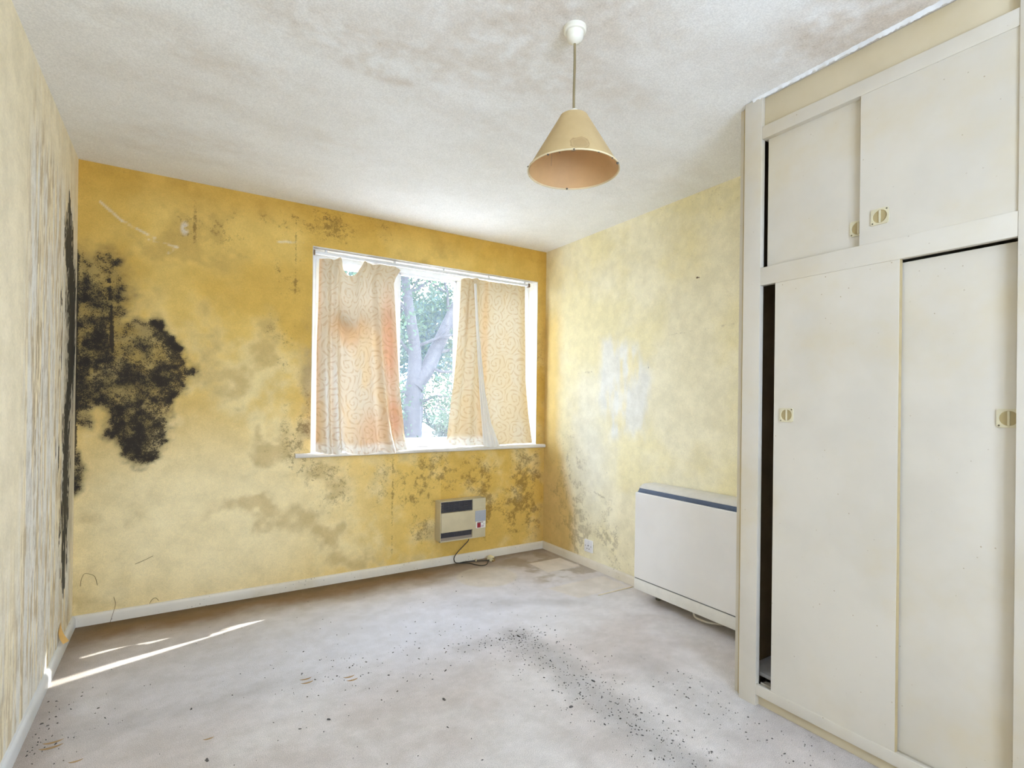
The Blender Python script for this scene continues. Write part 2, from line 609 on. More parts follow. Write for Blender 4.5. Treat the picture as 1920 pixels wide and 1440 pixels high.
    mil = mil + 0.35 * blob(x, z, -0.30, 0.23, .14, .025, .8) + .3 * blob(x, z, -0.16, .29, .08, .02, .6)
    return col, mo, mil


def paint_right(y, z):
    n1 = fbm(y, z, 2.4, 5, 103)
    n2 = fbm(y, z, 8.0, 4, 109)
    n3 = fbm(y, z, 24.0, 4, 121)
    col = mix(np.broadcast_to(rgb(248, 239, 207), y.shape + (3,)), np.broadcast_to(rgb(244, 232, 187), y.shape + (3,)), sstep(0.35, 0.65, n1))  # yellow paint made paler, the window light's wash put into the colour
    # whitish patch with a noisy edge
    nb = fbm(y * 2.2, z * 0.7, 6.0, 4, 140)
    pale = sstep(0.0, 0.10, poly_sd(y, z, [(2.82, 1.66), (2.45, 1.60), (2.30, 1.35), (2.37, 0.93), (2.72, 0.90), (2.85, 1.2)]) + 0.10 * (nb - 0.4))
    col = mix(col, rgb(240, 239, 233), 0.75 * pale * sstep(0.25, 0.55, nb))
    col = mix(col, rgb(238, 236, 222), 0.6 * blob(y, z, 2.95, 0.7, 0.22, 0.5, .8))
    # ochre paint in the corner, with the window reveal's shade painted in
    lim = 3.27 + 0.03 * (n2 - .5) - 0.22 * sstep(0.95, 0.30, z)
    lim = 3.27 + 0.05 * (n2 - .5) - 0.20 * (1 - sstep(0.25, 0.95, z))
    oc = sstep(lim - 0.08, lim + 0.09, y)
    col = mix(col, rgb(212, 176, 98), 0.85 * oc * (1 - 0.7 * sstep(1.75, 2.1, z)))
    mil = 0.10 + 0.25 * (n2 - 0.45)
    for (cy, cz, ry, rz, a) in [(3.15, 0.55, .2, .5, .9), (2.95, 0.45, .25, .45, .45), (2.62, 0.30, .18, .28, .9), (2.75, .15, .4, .14, .5), (3.05, 0.2, .15, .15, .9),
                                (3.38, 0.5, .12, .6, .6), (2.1, 2.3, .45, .1, .5), (1.7, 2.2, .2, .3, .5), (2.2, 1.95, .25, .25, .3), (2.8, 2.0, .2, .2, .35),
                                (3.3, 1.9, .15, .4, .4), (2.0, 0.85, .5, .2, .2), (2.55, 1.75, .3, .2, .35), (2.9, 1.3, .08, .5, .3)]:
        mil = mil + 0.72 * a * blob(y, z, cy, cz, ry, rz, .7) * sstep(.34, .62, .6 * n3 + .4 * n2)
    mil = mil + 0.3 * sstep(2.33, 2.40, z) * sstep(.4, .65, n2) * (1 - sstep(2.6, 3.0, y))
    mo = 0.30 * blob(y, z, 2.62, .25, .2, .22, .8) * sstep(.5, .72, n3) + 0.3 * blob(y, z, 3.08, .4, .16, .35, .8) * sstep(.52, .74, n3)
    for (cy, cz) in [(2.36, 1.41), (2.78, 0.72), (3.02, .60), (2.99, .58), (2.73, 0.70), (2.97, .42), (2.95, .40)]:
        mo = np.maximum(mo, .6 * blob(y, z, cy, cz, .012, .012, .6))
    for (ay, az, by, bz) in [(2.20, 1.60, 1.75, 1.615), (3.05, 1.40, 2.90, 1.405), (2.9, .555, 2.75, .52)]:
        mil = mil + 0.7 * (1 - sstep(.003, .011, seg_dist(y, z, ay, az, by, bz)))
    return col, mo, mil


def paint_left(y, z):
    n1 = fbm(y, z, 2.4, 5, 203)
    st = fbm(y * 3.0, z * 0.22, 14.0, 4, 209)        # tall vertical streaks
    st2 = fbm(y * 3.0, z * 0.35, 30.0, 3, 219)
    n3 = fbm(y, z, 20.0, 4, 221)
    yel = rgb(246, 235, 207)
    col = np.broadcast_to(yel, y.shape + (3,)) * (0.94 + 0.12 * n1[..., None])
    zone = sstep(2.34, 2.52, y + 0.10 * (n1 - .5) + .10 * (1 - sstep(.2, 1.0, z))) * (1 - 0.6 * sstep(3.33, 3.40, y))
    zone = zone * (1 - 0.85 * sstep(2.05, 2.25, z + .3 * (st - .5)))
    zone = np.maximum(zone, 0.75 * (1 - sstep(.2, .9, z)) * (1 - sstep(2.6, 3.0, y)) * sstep(1.2, 1.8, y))
    col = mix(col, rgb(238, 236, 230), 0.95 * zone * sstep(0.36, 0.56, st))
    col = mix(col, rgb(198, 180, 148), 0.8 * zone * sstep(0.46, 0.60, st2) * (1 - sstep(.5, .62, st)))
    mil = 0.10 + zone * (0.45 * sstep(.42, .60, st2) + 0.45 * sstep(.46, .62, st)) * sstep(.3, .55, n1 + .2 * (n3 - .5))
    mil = mil + .5 * blob(y, z, 2.62, 1.4, .12, .8, .7) * sstep(.42, .62, st2)
    mil = mil + .35 * sstep(2.25, 2.40, z) * sstep(2.3, 2.7, y) * sstep(.4, .6, st2)
    # the black streak that runs down near the corner
    c = 3.30 + 0.05 * np.sin(z * 5.0) * 0 + 0.05 * (fbm(z * 0 + 1.3, z, 2.2, 3, 230) - .5) - 0.055 * sstep(1.0, 0.3, z)
    c = 3.235 + 0.10 * sstep(1.05, 1.3, z) * (1 - sstep(1.7, 1.95, z)) + 0.06 * (fbm(z * 0 + 1.3, z, 2.2, 3, 230) - .5)
    w = 0.105 + 0.08 * (fbm(z * 0 + 4.7, z, 2.6, 3, 240) - .45)
    w = w * sstep(0.20, 0.42, z) * (1 - sstep(1.95, 2.2, z))
    rag = fbm(y * 4.0, z * 0.35, 30.0, 3, 250)
    stripe = 1 - sstep(0.8, 1.15, np.abs(y - c) / np.maximum(w, 1e-3) + 2.6 * (rag - .42))
    stripe = np.where(w < .006, 0, stripe)
    mo = 1.2 * stripe
    hal = 1 - sstep(.6, 2.2, np.abs(y - 3.26) / 0.10)
    mo = np.maximum(mo, .95 * hal * sstep(.56, .66, rag) * sstep(.5, .7, z) * (1 - sstep(1.9, 2.1, z)))
    for (cy, cz, ry, rz) in [(3.05, .93, .018, .10), (2.99, .95, .012, .07), (3.07, 1.60, .025, .12), (3.09, 1.45, .02, .2), (3.05, 1.32, .012, .06), (3.40, 1.4, .02, .35), (3.42, 1.7, .015, .2)]:
        mo = np.maximum(mo, 1.0 * blob(y, z, cy, cz, ry, rz, .5) * sstep(.38, .5, rag))
    col = mix(col, rgb(186, 180, 166), .7 * (1 - sstep(.5, 1.2, np.abs(y - 3.30) / .16)) * (1 - sstep(1.7, 2.0, z)) * sstep(.3, .6, z))
    return col, mo, mil


def paint_ceil(x, y):
    n1 = fbm(x * 0.55, y, 2.6, 5, 303)
    n2 = fbm(x * 0.6, y * 1.3, 7.0, 5, 309)
    n3 = fbm(x, y, 26.0, 4, 321)
    col = np.broadcast_to(rgb(242, 242, 241), x.shape + (3,)) * 1.0
    brown = rgb(205, 190, 172)
    a = np.zeros_like(x)
    for (cx, cy, rx, ry, s) in [(0.52, 1.80, .36, .13, 1.1), (0.62, 1.92, .12, .04, 1.2), (-.02, 2.10, .40, .10, .6), (0.15, 2.22, .2, .07, .5), (-0.05, 2.45, .25, .10, .45), (1.78, .90, .17, .20, 1.15),
                                (1.75, 0.65, .3, .2, 1.0), (1.15, 1.65, .35, .2, .6), (0.9, 1.45, .3, .2, .55), (0.0, 2.9, .3, .12, .5), (-.1, 3.12, .25, .06, .5), (0.5, 2.55, .3, .1, .4), (1.3, 1.2, .3, .12, .5),
                                (1.0, 2.0, .3, .1, .45), (0.7, 1.1, .5, .4, .8), (0.45, 3.0, .2, .08, .3), (1.5, 1.5, .2, .1, .4)]:
        a = a + s * blob(x, y, cx, cy, rx, ry, .8)
    st = np.clip(a, 0, 1.2) * sstep(.22, .72, .6 * n2 + .4 * n3) + 0.25 * sstep(.5, .7, n1) * (1 - sstep(2.2, 3.0, y))
    col = mix(col, brown, np.clip(.55 * st, 0, .8))
    col = mix(col, rgb(222, 206, 176), .4 * sstep(3.44, 3.475, y) * sstep(.4, .6, n2))
    mil = .08 + .60 * np.clip(a, 0, 1) * sstep(.45, .65, n3 * .5 + n2 * .5)
    mo = np.zeros_like(x)
    for (cx, cy) in [(.55, 1.93), (1.02, 1.30), (1.15, 1.27), (.33, 1.95), (.15, 2.3), (.9, 1.5), (-.15, 2.1)]:
        mo = np.maximum(mo, .5 * blob(x, y, cx, cy, .006, .006, .5))
    mo = np.maximum(mo, .45 * (1 - sstep(.001, .007, seg_dist(x, y, .29, 1.71, .80, 1.70) - .002 * n3)) * sstep(.3, .55, n3))
    return col, mo, mil


def paint_floor(x, y):
    n1 = fbm(x, y, 2.2, 5, 403)
    n2 = fbm(x, y, 7.0, 5, 409)
    n3 = fbm(x, y, 24.0, 4, 421)
    n4 = fbm(x * .6, y, 60.0, 2, 431)
    col = mix(np.broadcast_to(rgb(228, 221, 217), x.shape + (3,)), np.broadcast_to(rgb(215, 205, 199), x.shape + (3,)), sstep(.35, .65, n1))
    col = col * (0.95 + .10 * n4[..., None])
    # blue sky light on the middle of the carpet, painted into its colour
    col = mix(col, rgb(230, 230, 238), .8 * blob(x, y, 0.9, 2.62, 1.1, .42, .8))
    # brown soiling along the window wall and the left wall
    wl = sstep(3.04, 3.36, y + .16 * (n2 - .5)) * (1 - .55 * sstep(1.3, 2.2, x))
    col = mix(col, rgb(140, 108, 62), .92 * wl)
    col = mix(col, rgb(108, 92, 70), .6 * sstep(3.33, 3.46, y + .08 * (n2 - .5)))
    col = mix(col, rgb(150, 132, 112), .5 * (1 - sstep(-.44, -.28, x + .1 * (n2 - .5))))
    # grey dirt trail
    tr = np.zeros_like(x)
    P = [(1.459, 2.23), (1.46, 2.05), (1.457, 1.90), (1.43, 1.60), (1.42, 1.25), (1.42, .8)]
    for (a, b) in zip(P, P[1:]):
        tr = np.maximum(tr, 1 - sstep(.02, .15, seg_dist(x, y, a[0], a[1], b[0], b[1]) + .10 * (n2 - .5)))
    tr = np.maximum(tr, .6 * (1 - sstep(.0, .10, seg_dist(x, y, 1.45, 2.22, 1.17, 2.25) + .06 * (n2 - .5))))
    tr2 = .45 * (1 - sstep(.0, .10, seg_dist(x, y, -.33, 2.36, .46, 2.34) + .08 * (n2 - .5)))
    tr3 = .5 * (1 - sstep(.02, .16, seg_dist(x, y, 1.80, 1.75, 1.72, 1.1) + .1 * (n2 - .5)))
    tr4 = .55 * (1 - sstep(.02, .10, seg_dist(x, y, 1.90, 1.40, 1.90, .6) + .06 * (n2 - .5)))
    tr5 = .5 * (1 - sstep(.0, .12, seg_dist(x, y, 2.05, 2.42, 1.4, 2.75) + .15 * (n2 - .5)))
    trail = np.maximum.reduce([tr, tr2, tr3, tr4, tr5])
    col = mix(col, rgb(156, 153, 150), .45 * trail)
    # lighter squares and an oval where furniture stood in the far corner
    sq1 = sstep(-.006, .006, poly_sd(x, y, [(2.180, 3.185), (2.462, 3.185), (2.470, 2.955), (2.180, 2.950)]))
    sq2 = sstep(-.01, .01, poly_sd(x, y, [(1.99, 2.70), (2.46, 2.705), (2.46, 2.48), (2.06, 2.47)]))
    ov = sstep(1.06, .94, np.hypot((x - 1.77) / .20, (y - 3.09) / .20)) * 0
    ov = 1 - sstep(.90, 1.06, np.hypot((x - 1.77) / .21, (y - 3.09) / .20))
    grime = sstep(2.6, 2.8, y) * sstep(1.9, 2.1, x)
    col = mix(col, rgb(170, 154, 130), .7 * grime * sstep(.4, .6, n2))
    col = mix(col, rgb(234, 224, 212), .95 * sq1)
    col = mix(col, rgb(228, 218, 206), .75 * sq2)
    col = mix(col, rgb(222, 210, 190), .55 * ov)
    mil = .10 + .35 * trail * sstep(.4, .6, n3) + .25 * (n2 - .5) + .2 * wl
    mo = .46 * trail * sstep(.42, .66, n3) + .34 * sstep(.62, .74, n3) * sstep(.42, .6, n1)
    mo = np.maximum(mo, .8 * blob(x, y, 1.45, 2.22, .06, .04, .7) * sstep(.42, .6, n3))
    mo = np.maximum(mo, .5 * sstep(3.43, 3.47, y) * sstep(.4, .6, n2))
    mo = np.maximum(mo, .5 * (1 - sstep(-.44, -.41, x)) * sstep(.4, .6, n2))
    return col, mo, mil


T = 0.215   # wall thickness
# window wall: front surface painted, the rest of its thickness as four boxes set just behind it
e = 0.0005
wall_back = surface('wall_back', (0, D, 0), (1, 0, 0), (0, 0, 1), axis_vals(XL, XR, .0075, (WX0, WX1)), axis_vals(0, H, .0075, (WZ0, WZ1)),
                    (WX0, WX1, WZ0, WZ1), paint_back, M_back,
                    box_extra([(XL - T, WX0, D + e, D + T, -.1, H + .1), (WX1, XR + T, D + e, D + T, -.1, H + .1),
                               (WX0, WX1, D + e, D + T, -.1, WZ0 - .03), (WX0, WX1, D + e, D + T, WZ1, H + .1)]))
wall_right = surface('wall_right', (XR, 0, 0), (0, 1, 0), (0, 0, 1), axis_vals(YF, D, .008), axis_vals(0, H, .008), None, paint_right, M_right,
                     box_extra([(XR + e, XR + T, YF - .2, D, -.1, H + .1)]))
wall_left = surface('wall_left', (XL, 0, 0), (0, 1, 0), (0, 0, 1), axis_vals(YF, D, .008), axis_vals(0, H, .008), None, paint_left, M_left,
                    box_extra([(XL - T, XL - e, YF - .2, D, -.1, H + .1)]))
ceiling = surface('ceiling', (0, 0, H), (1, 0, 0), (0, 1, 0), axis_vals(XL, XR, .009), axis_vals(YF, D, .009), None, paint_ceil, M_ceil,
                  box_extra([(XL - T, XR + T, YF - .2, D + T, H + .1001, H + .2), (XL, XR, YF, D, H + e, H + .1)]))
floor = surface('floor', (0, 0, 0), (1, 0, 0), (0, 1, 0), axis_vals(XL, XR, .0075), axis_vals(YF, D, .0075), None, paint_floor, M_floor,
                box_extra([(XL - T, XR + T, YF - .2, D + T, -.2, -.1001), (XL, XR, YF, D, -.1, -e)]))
# wall behind the camera with the opening for the added fill-light window
b = MB()
b.box(XL - T, RX0, YF - .2, YF, -.1, H + .1).box(RX1, XR + T, YF - .2, YF, -.1, H + .1)
b.box(RX0, RX1, YF - .2, YF, -.1, RZ0).box(RX0, RX1, YF - .2, YF, RZ1, H + .1)
wf = b.build('wall_front', plain('cream_wall', rgba(232, 222, 190), .85))
wf['kind'] = 'structure'
for o, l in ((wall_back, 'yellow window wall with a large black mould patch and brown mildew'), (wall_right, 'pale cream wall with a whitish patch behind the storage heater'),
             (wall_left, 'cream wall with peeling vertical streaks and a black mould run'), (ceiling, 'white ceiling with faint brown stains'),
             (floor, 'worn grey beige carpet with dirt trails and debris'), (wf, 'cream wall opposite the window wall')):
    o['label'] = l

# glass: clear, with a film of dirt that scatters the daylight
def glass_mat(name, film):
    m, nt, b = new_mat(name)
    nt.nodes.remove(b)
    out = nt.nodes['Material Output']
    tr = nd(nt, 'ShaderNodeBsdfTransparent')
    tr.inputs[0].default_value = (0.93, 0.95, 0.96, 1)
    gl = nd(nt, 'ShaderNodeBsdfGlossy')
    gl.inputs['Roughness'].default_value = 0.02
    fr = nd(nt, 'ShaderNodeFresnel')
    m1 = nd(nt, 'ShaderNodeMixShader')
    ge = nd(nt, 'ShaderNodeNewGeometry')
    nt.links.new(math_n(nt, 'MULTIPLY', fr.outputs[0], math_n(nt, 'SUBTRACT', 1.0, ge.outputs['Backfacing'])), m1.inputs[0])
    nt.links.new(tr.outputs[0], m1.inputs[1])
    nt.links.new(gl.outputs[0], m1.inputs[2])
    tl = nd(nt, 'ShaderNodeBsdfTranslucent')
    tl.inputs[0].default_value = (0.9, 0.92, 0.95, 1)
    m2 = nd(nt, 'ShaderNodeMixShader')
    fac = mapr(nt, noise_n(nt, 6.0, 5, .7), .3, .7, film * .7, film * 1.2)
    nt.links.new(fac, m2.inputs[0])
    nt.links.new(m1.outputs[0], m2.inputs[1])
    nt.links.new(tl.outputs[0], m2.inputs[2])
    nt.links.new(m2.outputs[0], out.inputs[0])
    return m


M_glass = glass_mat('dusty_window_glass', 0.014)
M_glass2 = glass_mat('clean_window_glass', 0.01)
M_upvc = plain('white_window_paint', rgba(236, 238, 240), .35, var=.03)

# window_1 ---------------------------------------------------------------
FY0, FY1 = D + .125, D + .185
b = MB()
b.box(WX0, WX0 + .05, FY0, FY1, WZ0, WZ1, .004).box(WX1 - .05, WX1, FY0, FY1, WZ0, WZ1, .004)
b.box(WX0 + .05, WX1 - .05, FY0, FY1, WZ1 - .055, WZ1, .004).box(WX0 + .05, WX1 - .05, FY0, FY1, WZ0, WZ0 + .05, .004)
win = b.build('window_1', M_upvc)
tag(win, 'white three-light window in the yellow wall behind the patterned curtains', kind='structure')
MX = (1.270, 1.818)
for mx in MX:
    MB().box(mx - .046, mx + .046, FY0, FY1, WZ0 + .05, WZ1 - .055, .004).build('mullion', M_upvc, win)
MB().box(WX0 + .05, MX[0] - .03, FY0, FY1, 1.765, 1.815, .004).build('transom', M_upvc, win)


def sash(x0, x1, z0, z1, t=.04):
    b = MB()
    y0, y1 = FY0 - .012, FY0 + .035
    b.box(x0, x0 + t, y0, y1, z0, z1, .003).box(x1 - t, x1, y0, y1, z0, z1, .003)
    b.box(x0 + t, x1 - t, y0, y1, z0, z0 + t, .003).box(x0 + t, x1 - t, y0, y1, z1 - t, z1, .003)
    s = b.build('sash', M_upvc, win)
    MB().box(x0 + t, x1 - t, y0 + .018, y0 + .022, z0 + t, z1 - t).build('pane', M_glass, s, smooth=False)
    return s


sash(WX0 + .045, MX[0] - .026, WZ0 + .045, 1.770)
sash(WX0 + .045, MX[0] - .026, 1.812, WZ1 - .05)
# fixed middle and right lights with slim beads
for (x0, x1) in ((MX[0] + .046, MX[1] - .046), (MX[1] + .046, WX1 - .05)):
    b = MB()
    z0, z1 = WZ0 + .05, WZ1 - .055
    b.box(x0, x0 + .014, FY0 + .008, FY0 + .035, z0, z1, .003).box(x1 - .014, x1, FY0 + .008, FY0 + .035, z0, z1, .003)
    b.box(x0, x1, FY0 + .008, FY0 + .035, z0, z0 + .016, .003).box(x0, x1, FY0 + .008, FY0 + .035, z1 - .016, z1, .003)
    bead = b.build('glazing_bead', M_upvc, win)
    MB().box(x0 + .014, x1 - .014, FY0 + .018, FY0 + .022, z0 + .016, z1 - .016).build('pane', M_glass, bead, smooth=False)
# plaster lining of the opening
RV = MB()
RV.box(WX0 - .0, WX0 + .004, D, FY0, WZ0, WZ1).box(WX1 - .004, WX1, D, FY0, WZ0, WZ1).box(WX0, WX1, D, FY0, WZ1 - .004, WZ1)
o = RV.build('reveal_lining', M_plaster, win)
# sill board with its rounded nose and ears past the opening
prof = [(D - .04, .828), (D - .036, .821), (D - .028, .818), (D + .0, .818), (D + .0, .8151), (FY0 + .005, .8151), (FY0 + .005, .845), (D - .028, .845), (D - .036, .842), (D - .04, .836)]
b = MB().prism([(p[0], p[1]) for p in prof], 'X', WX0 + .001, WX1 - .001)
ear = [(D - .04, .828), (D - .036, .821), (D - .028, .818), (D, .818), (D, .845), (D - .028, .845), (D - .036, .842), (D - .04, .836)]
b.prism(ear, 'X', .607, WX0 + .001)
b.prism(ear, 'X', WX1 - .001, 2.497)
M_sill = spotted('worn_white_sill', rgba(226, 220, 210), rgba(84, 76, 66), rough=.5, grime=rgba(178, 164, 148), scale=140)
b.build('window_sill', M_sill, win)

# fill_window: added behind the camera to let in fill light -----------------------------------------------
b = MB()
y0, y1 = YF - .14, YF - .08
b.box(RX0, RX0 + .05, y0, y1, RZ0, RZ1, .004).box(RX1 - .05, RX1, y0, y1, RZ0, RZ1, .004)
b.box(RX0 + .05, RX1 - .05, y0, y1, RZ0, RZ0 + .05, .004).box(RX0 + .05, RX1 - .05, y0, y1, RZ1 - .05, RZ1, .004)
fill_win = b.build('fill_window', M_upvc)
tag(fill_win, 'white window added for fill light in the cream wall opposite the curtains', kind='structure')
mx = (RX0 + RX1) / 2
MB().box(mx - .025, mx + .025, y0, y1, RZ0 + .05, RZ1 - .05, .004).build('mullion', M_upvc, fill_win)
for (xa, xb) in ((RX0 + .05, mx - .025), (mx + .025, RX1 - .05)):
    MB().box(xa, xb, y0 + .028, y0 + .032, RZ0 + .05, RZ1 - .05).build('pane', M_glass2, fill_win, smooth=False)

# baseboards -------------------------------------------------------------
def bb_prof(t=.015, h=.058):
    return [(0, 0), (-t, 0), (-t, h - .016), (-t + .003, h - .007), (-t + .008, h - .001), (-t + .012, h), (0, h)]


b = MB().prism([(D + p[0], p[1]) for p in bb_prof()], 'X', XL, XR)
o = b.build('baseboard_back', M_white)
tag(o, 'dusty white baseboard along the yellow window wall', kind='structure')
b = MB().prism([(XR + p[0], p[1]) for p in bb_prof()], 'Y', YW + .07, D)
o = b.build('baseboard_right', M_white)
tag(o, 'white baseboard under the socket on the pale wall', kind='structure')
b = MB().prism([(XL - p[0], p[1]) for p in bb_prof()], 'Y', YF, D)
M_wchip = spotted('chipped_white_gloss', rgba(226, 228, 230), rgba(120, 116, 122), rough=.35, scale=45, grime=rgba(206, 202, 190))
o = b.build('baseboard_left', M_wchip)
tag(o, 'chipped white baseboard along the streaked wall', kind='structure')
# rough strip of filler where the ceiling meets the wardrobe
b = MB()
rows = []
N = 110
for i in range(N + 1):
    t = i / N
    y = .47 + t * (.80)
    w = .006 + .010 * (1 - t) + .004 * random.random()
    dz = .003 + .004 * random.random()
    rows.append([b.bm.verts.new((XW + .001, y, H - .0005)), b.bm.verts.new((XW - w, y, H - .0005)), b.bm.verts.new((XW - w * .4, y, H - dz)), b.bm.verts.new((XW + .001, y, H - dz * 1.6))])
for r0, r1 in zip(rows, rows[1:]):
    for k in range(4):
        b.bm.faces.new((r0[k], r0[(k + 1) % 4], r1[(k + 1) % 4], r1[k]))
o = b.build('filler_strip', plain('white_filler', rgba(238, 239, 240), .7, var=.05, bump=.3), ceiling)
# curl of wallpaper lifting behind the baseboard
b = MB()
g = []
for i in range(7):
    t = i / 6
    row = []
    for j in range(5):
        s = j / 4
        row.append(b.bm.verts.new((XL + .002 + .035 * t * t * (1 - .5 * s), 3.15 - .06 * s - .03 * t * (1 - s), .062 + .085 * (1 - t) * (1 - .3 * s))))
    g.append(row)
for i in range(6):
    for j in range(4):
        b.bm.faces.new((g[i][j], g[i + 1][j], g[i + 1][j + 1], g[i][j + 1]))
b.build('peeling_flap', plain('peeling_paper', rgba(222, 180, 110), .8), wall_left)
# crescent dents pressed into the carpet by castors
M_dent = plain('crushed_carpet', rgba(168, 138, 96), .95, var=.1)
for (cx, cy, s, tone) in [(-.351, 2.350, 1.0, 0), (-.352, 2.318, 1.15, 0), (.466, 2.338, .85, 0), (.466, 2.305, .85, 0), (.627, 2.262, .85, 0), (.632, 2.230, .85, 0), (-.27, 2.19, .7, 0), (.10, 2.10, .6, 0)]:
    b = MB()
    o_, i_ = [], []
    for k in range(13):
        a = PI * (1.08 + .84 * k / 12)
        w_ = math.sin(PI * k / 12)
        o_.append(b.bm.verts.new((cx + .030 * s * math.cos(a), cy + .024 * s * math.sin(a) + .018 * s, .0008)))
        i_.append(b.bm.verts.new((cx + .030 * s * math.cos(a), cy + .024 * s * math.sin(a) + (.018 + .010 * w_) * s, .0008 + .0012 * w_)))
    for k in range(12):
        b.bm.faces.new((o_[k], o_[k + 1], i_[k + 1], i_[k]))
    b.build('carpet_dent', M_dent, floor)

# ================================================================== WARDROBE
M_ward = spotted('cream_wardrobe_paint', rgba(208, 200, 185), rgba(146, 124, 84), rough=.42, scale=90, grime=rgba(202, 186, 150))
M_frieze = spotted('yellowed_cream_board', rgba(210, 196, 166), rgba(140, 116, 72), rough=.45, scale=90, grime=rgba(196, 178, 136))
M_wedge = plain('bare_board_edge', rgba(188, 168, 124), .6)
M_dark = plain('dark_interior', rgba(150, 130, 100), .8)
M_pull = plain('ivory_plastic', rgba(206, 196, 164), .4, var=.03)
M_recess = plain('ivory_recess', rgba(172, 154, 110), .45, var=.04)
M_screw = plain('screw_metal', rgba(120, 112, 100), .4, .8)
ward = empty('wardrobe', (XW + .25, .9, 0))
tag(ward, 'tall cream built-in wardrobe with sliding doors along the right wall', 'wardrobe')
YP = 1.232   # inner side of the end post
YE = .478    # inner side of the post at the picture's right edge
MB().box(XW, XW + .024, YP, YW, 0, H - .002, .0015).build('end_post', M_ward, ward)
MB().box(XW + .032, XR - .001, YW + .02, YW + .04, .0, H - .002, .001).build('side_panel', M_ward, ward)
MB().box(XW + .024, XW + .032, YP + .02, YW + .02, .0, H - .004).build('post_batten', M_wedge, ward)
MB().box(XW, XW + .024, .395, YE, 0, H - .002, .0015).build('middle_post', M_ward, ward)
MB().box(XW + .02, XW + .035, YE, YP, 2.255, H - .002, .001).build('frieze_board', M_frieze, ward)
b = MB()
b.box(XW + .002, XW + .05, YE, YP, 2.229, 2.279, .002)
b.build('top_rail', M_ward, ward)
b = MB()
b.box(XW + .001, XW + .024, YE, YP, 1.652, 1.722, .002)
b.box(XW + .024, XW + .50, YE, YP, 1.690, 1.708)
b.build('middle_rail', M_ward, ward)
b = MB()
b.box(XW + .001, XW + .014, YE, YP, .044, .086, .0015)
b.box(XW + .014, XW + .07, YE, YP, .044, .078, .001)
b.box(XW + .034, XW + .037, YE, YP, .078, .084)
b.build('bottom_rail', M_ward, ward)
MB().box(XW + .022, XW + .036, YE, YP, 0, .044, .001).build('plinth', M_frieze, ward)
MB().box(XR - .012, XR - .002, YE - .4, YW + .02, .0, H - .002).build('back_panel', M_dark, ward)
MB().box(XW + .032, XR - .012, YW + .014, YW + .02, .05, H - .01).build('inner_lining', M_dark, ward)
MB().box(XW + .075, XR - .012, YE - .1, YW + .013, .086, .102, .002).build('wardrobe_floor', plain('pale_lining_paper', rgba(240, 238, 242), .8), ward)
MB().box(XW + .03, XR - .012, .395, .415, .05, H - .01).build('partition', M_dark, ward)
# the bay that runs on past the picture
b = MB()
b.box(XW + .01, XW + .03, -.45, .395, .086, 2.25, .001).box(XW + .005, XW + .03, -.45, .395, 2.25, H - .002, .001).box(XW + .005, XW + .03, -.45, .395, 0, .086, .001)
b.box(XW, XW + .024, -.53, -.45, 0, H - .002, .0015)
b.box(XW + .024, XR - .001, -.53, -.51, 0, H - .002)
b.build('next_bay', M_ward, ward)


def door(y0, y1, z0, z1, x, t=.016, pull=None, edge=True):
    d = MB().box(x, x + t, y0, y1, z0, z1, .001, 1).build('sliding_door', M_ward, ward)
    if edge:
        MB().box(x + .0006, x + t - .0006, y0 - .0012, y0, z0, z1).build('door_edge', M_wedge, d)
    if pull:
        py, pz = pull
        s = .026
        b = MB()
        # square plate with a round well: ring of quads between circle and square
        n = 32
        def sq(a):
            c, sn = math.cos(a), math.sin(a)
            k = s / max(abs(c), abs(sn))
            return c * k, sn * k
        lv = []
        for (rad, hx) in (('sq', x), ('sq', x - .004), (.0215, x - .004), (.0205, x - .0015)):
            row = []
            for k in range(n):
                a = 2 * PI * (k + .5) / n
                if rad == 'sq':
                    yy, zz = sq(a)
                else:
                    yy, zz = rad * math.cos(a), rad * math.sin(a)
                row.append(b.bm.verts.new((hx, py + yy, pz + zz)))
            lv.append(row)
        for a_, b_ in zip(lv, lv[1:]):
            for k in range(n):
                b_k = (k + 1) % n
                b.bm.faces.new((a_[k], a_[b_k], b_[b_k], b_[k]))
        b.box(x - .0042, x - .0012, py - .0028, py + .0028, pz - .0205, pz + .0205, .0006, 1)
        b.build('finger_pull', M_pull, d)
        b = MB()
        b.lathe([(0, 0), (.0208, 0), (.0208, .0004), (0, .0004)], 32, 'X', (x - .0015, py, pz))
        b.build('pull_recess', M_recess, d)
        for (a_, c_) in ((-1, 1), (1, -1)):
            MB().lathe([(0, -.0008), (.0022, -.0006), (.0026, 0), (0, 0)], 12, 'X', (x - .004, py + a_ * .0205, pz + c_ * .0205)).build('screw', M_screw, d)
    return d


# upper pair: the far door runs behind the near one and stops short of the post
dd = door(.862, 1.219, 1.716, 2.240, XW + .026, pull=(.889, 1.790))
dd['label'] = 'upper door behind, open a finger from the post'
dd = door(YE, .878, 1.716, 2.235, XW + .006, pull=(.816, 1.805))
# lower pair: the far door is in front, with a dark gap beside the post
dd = door(.758, 1.172, .083, 1.655, XW + .004, t=.018, pull=(1.121, 1.146))
dd['label'] = 'lower door in front, slid away from the dark gap'
dd = door(YE, .79, .083, 1.645, XW + .030, pull=(.500, 1.154))

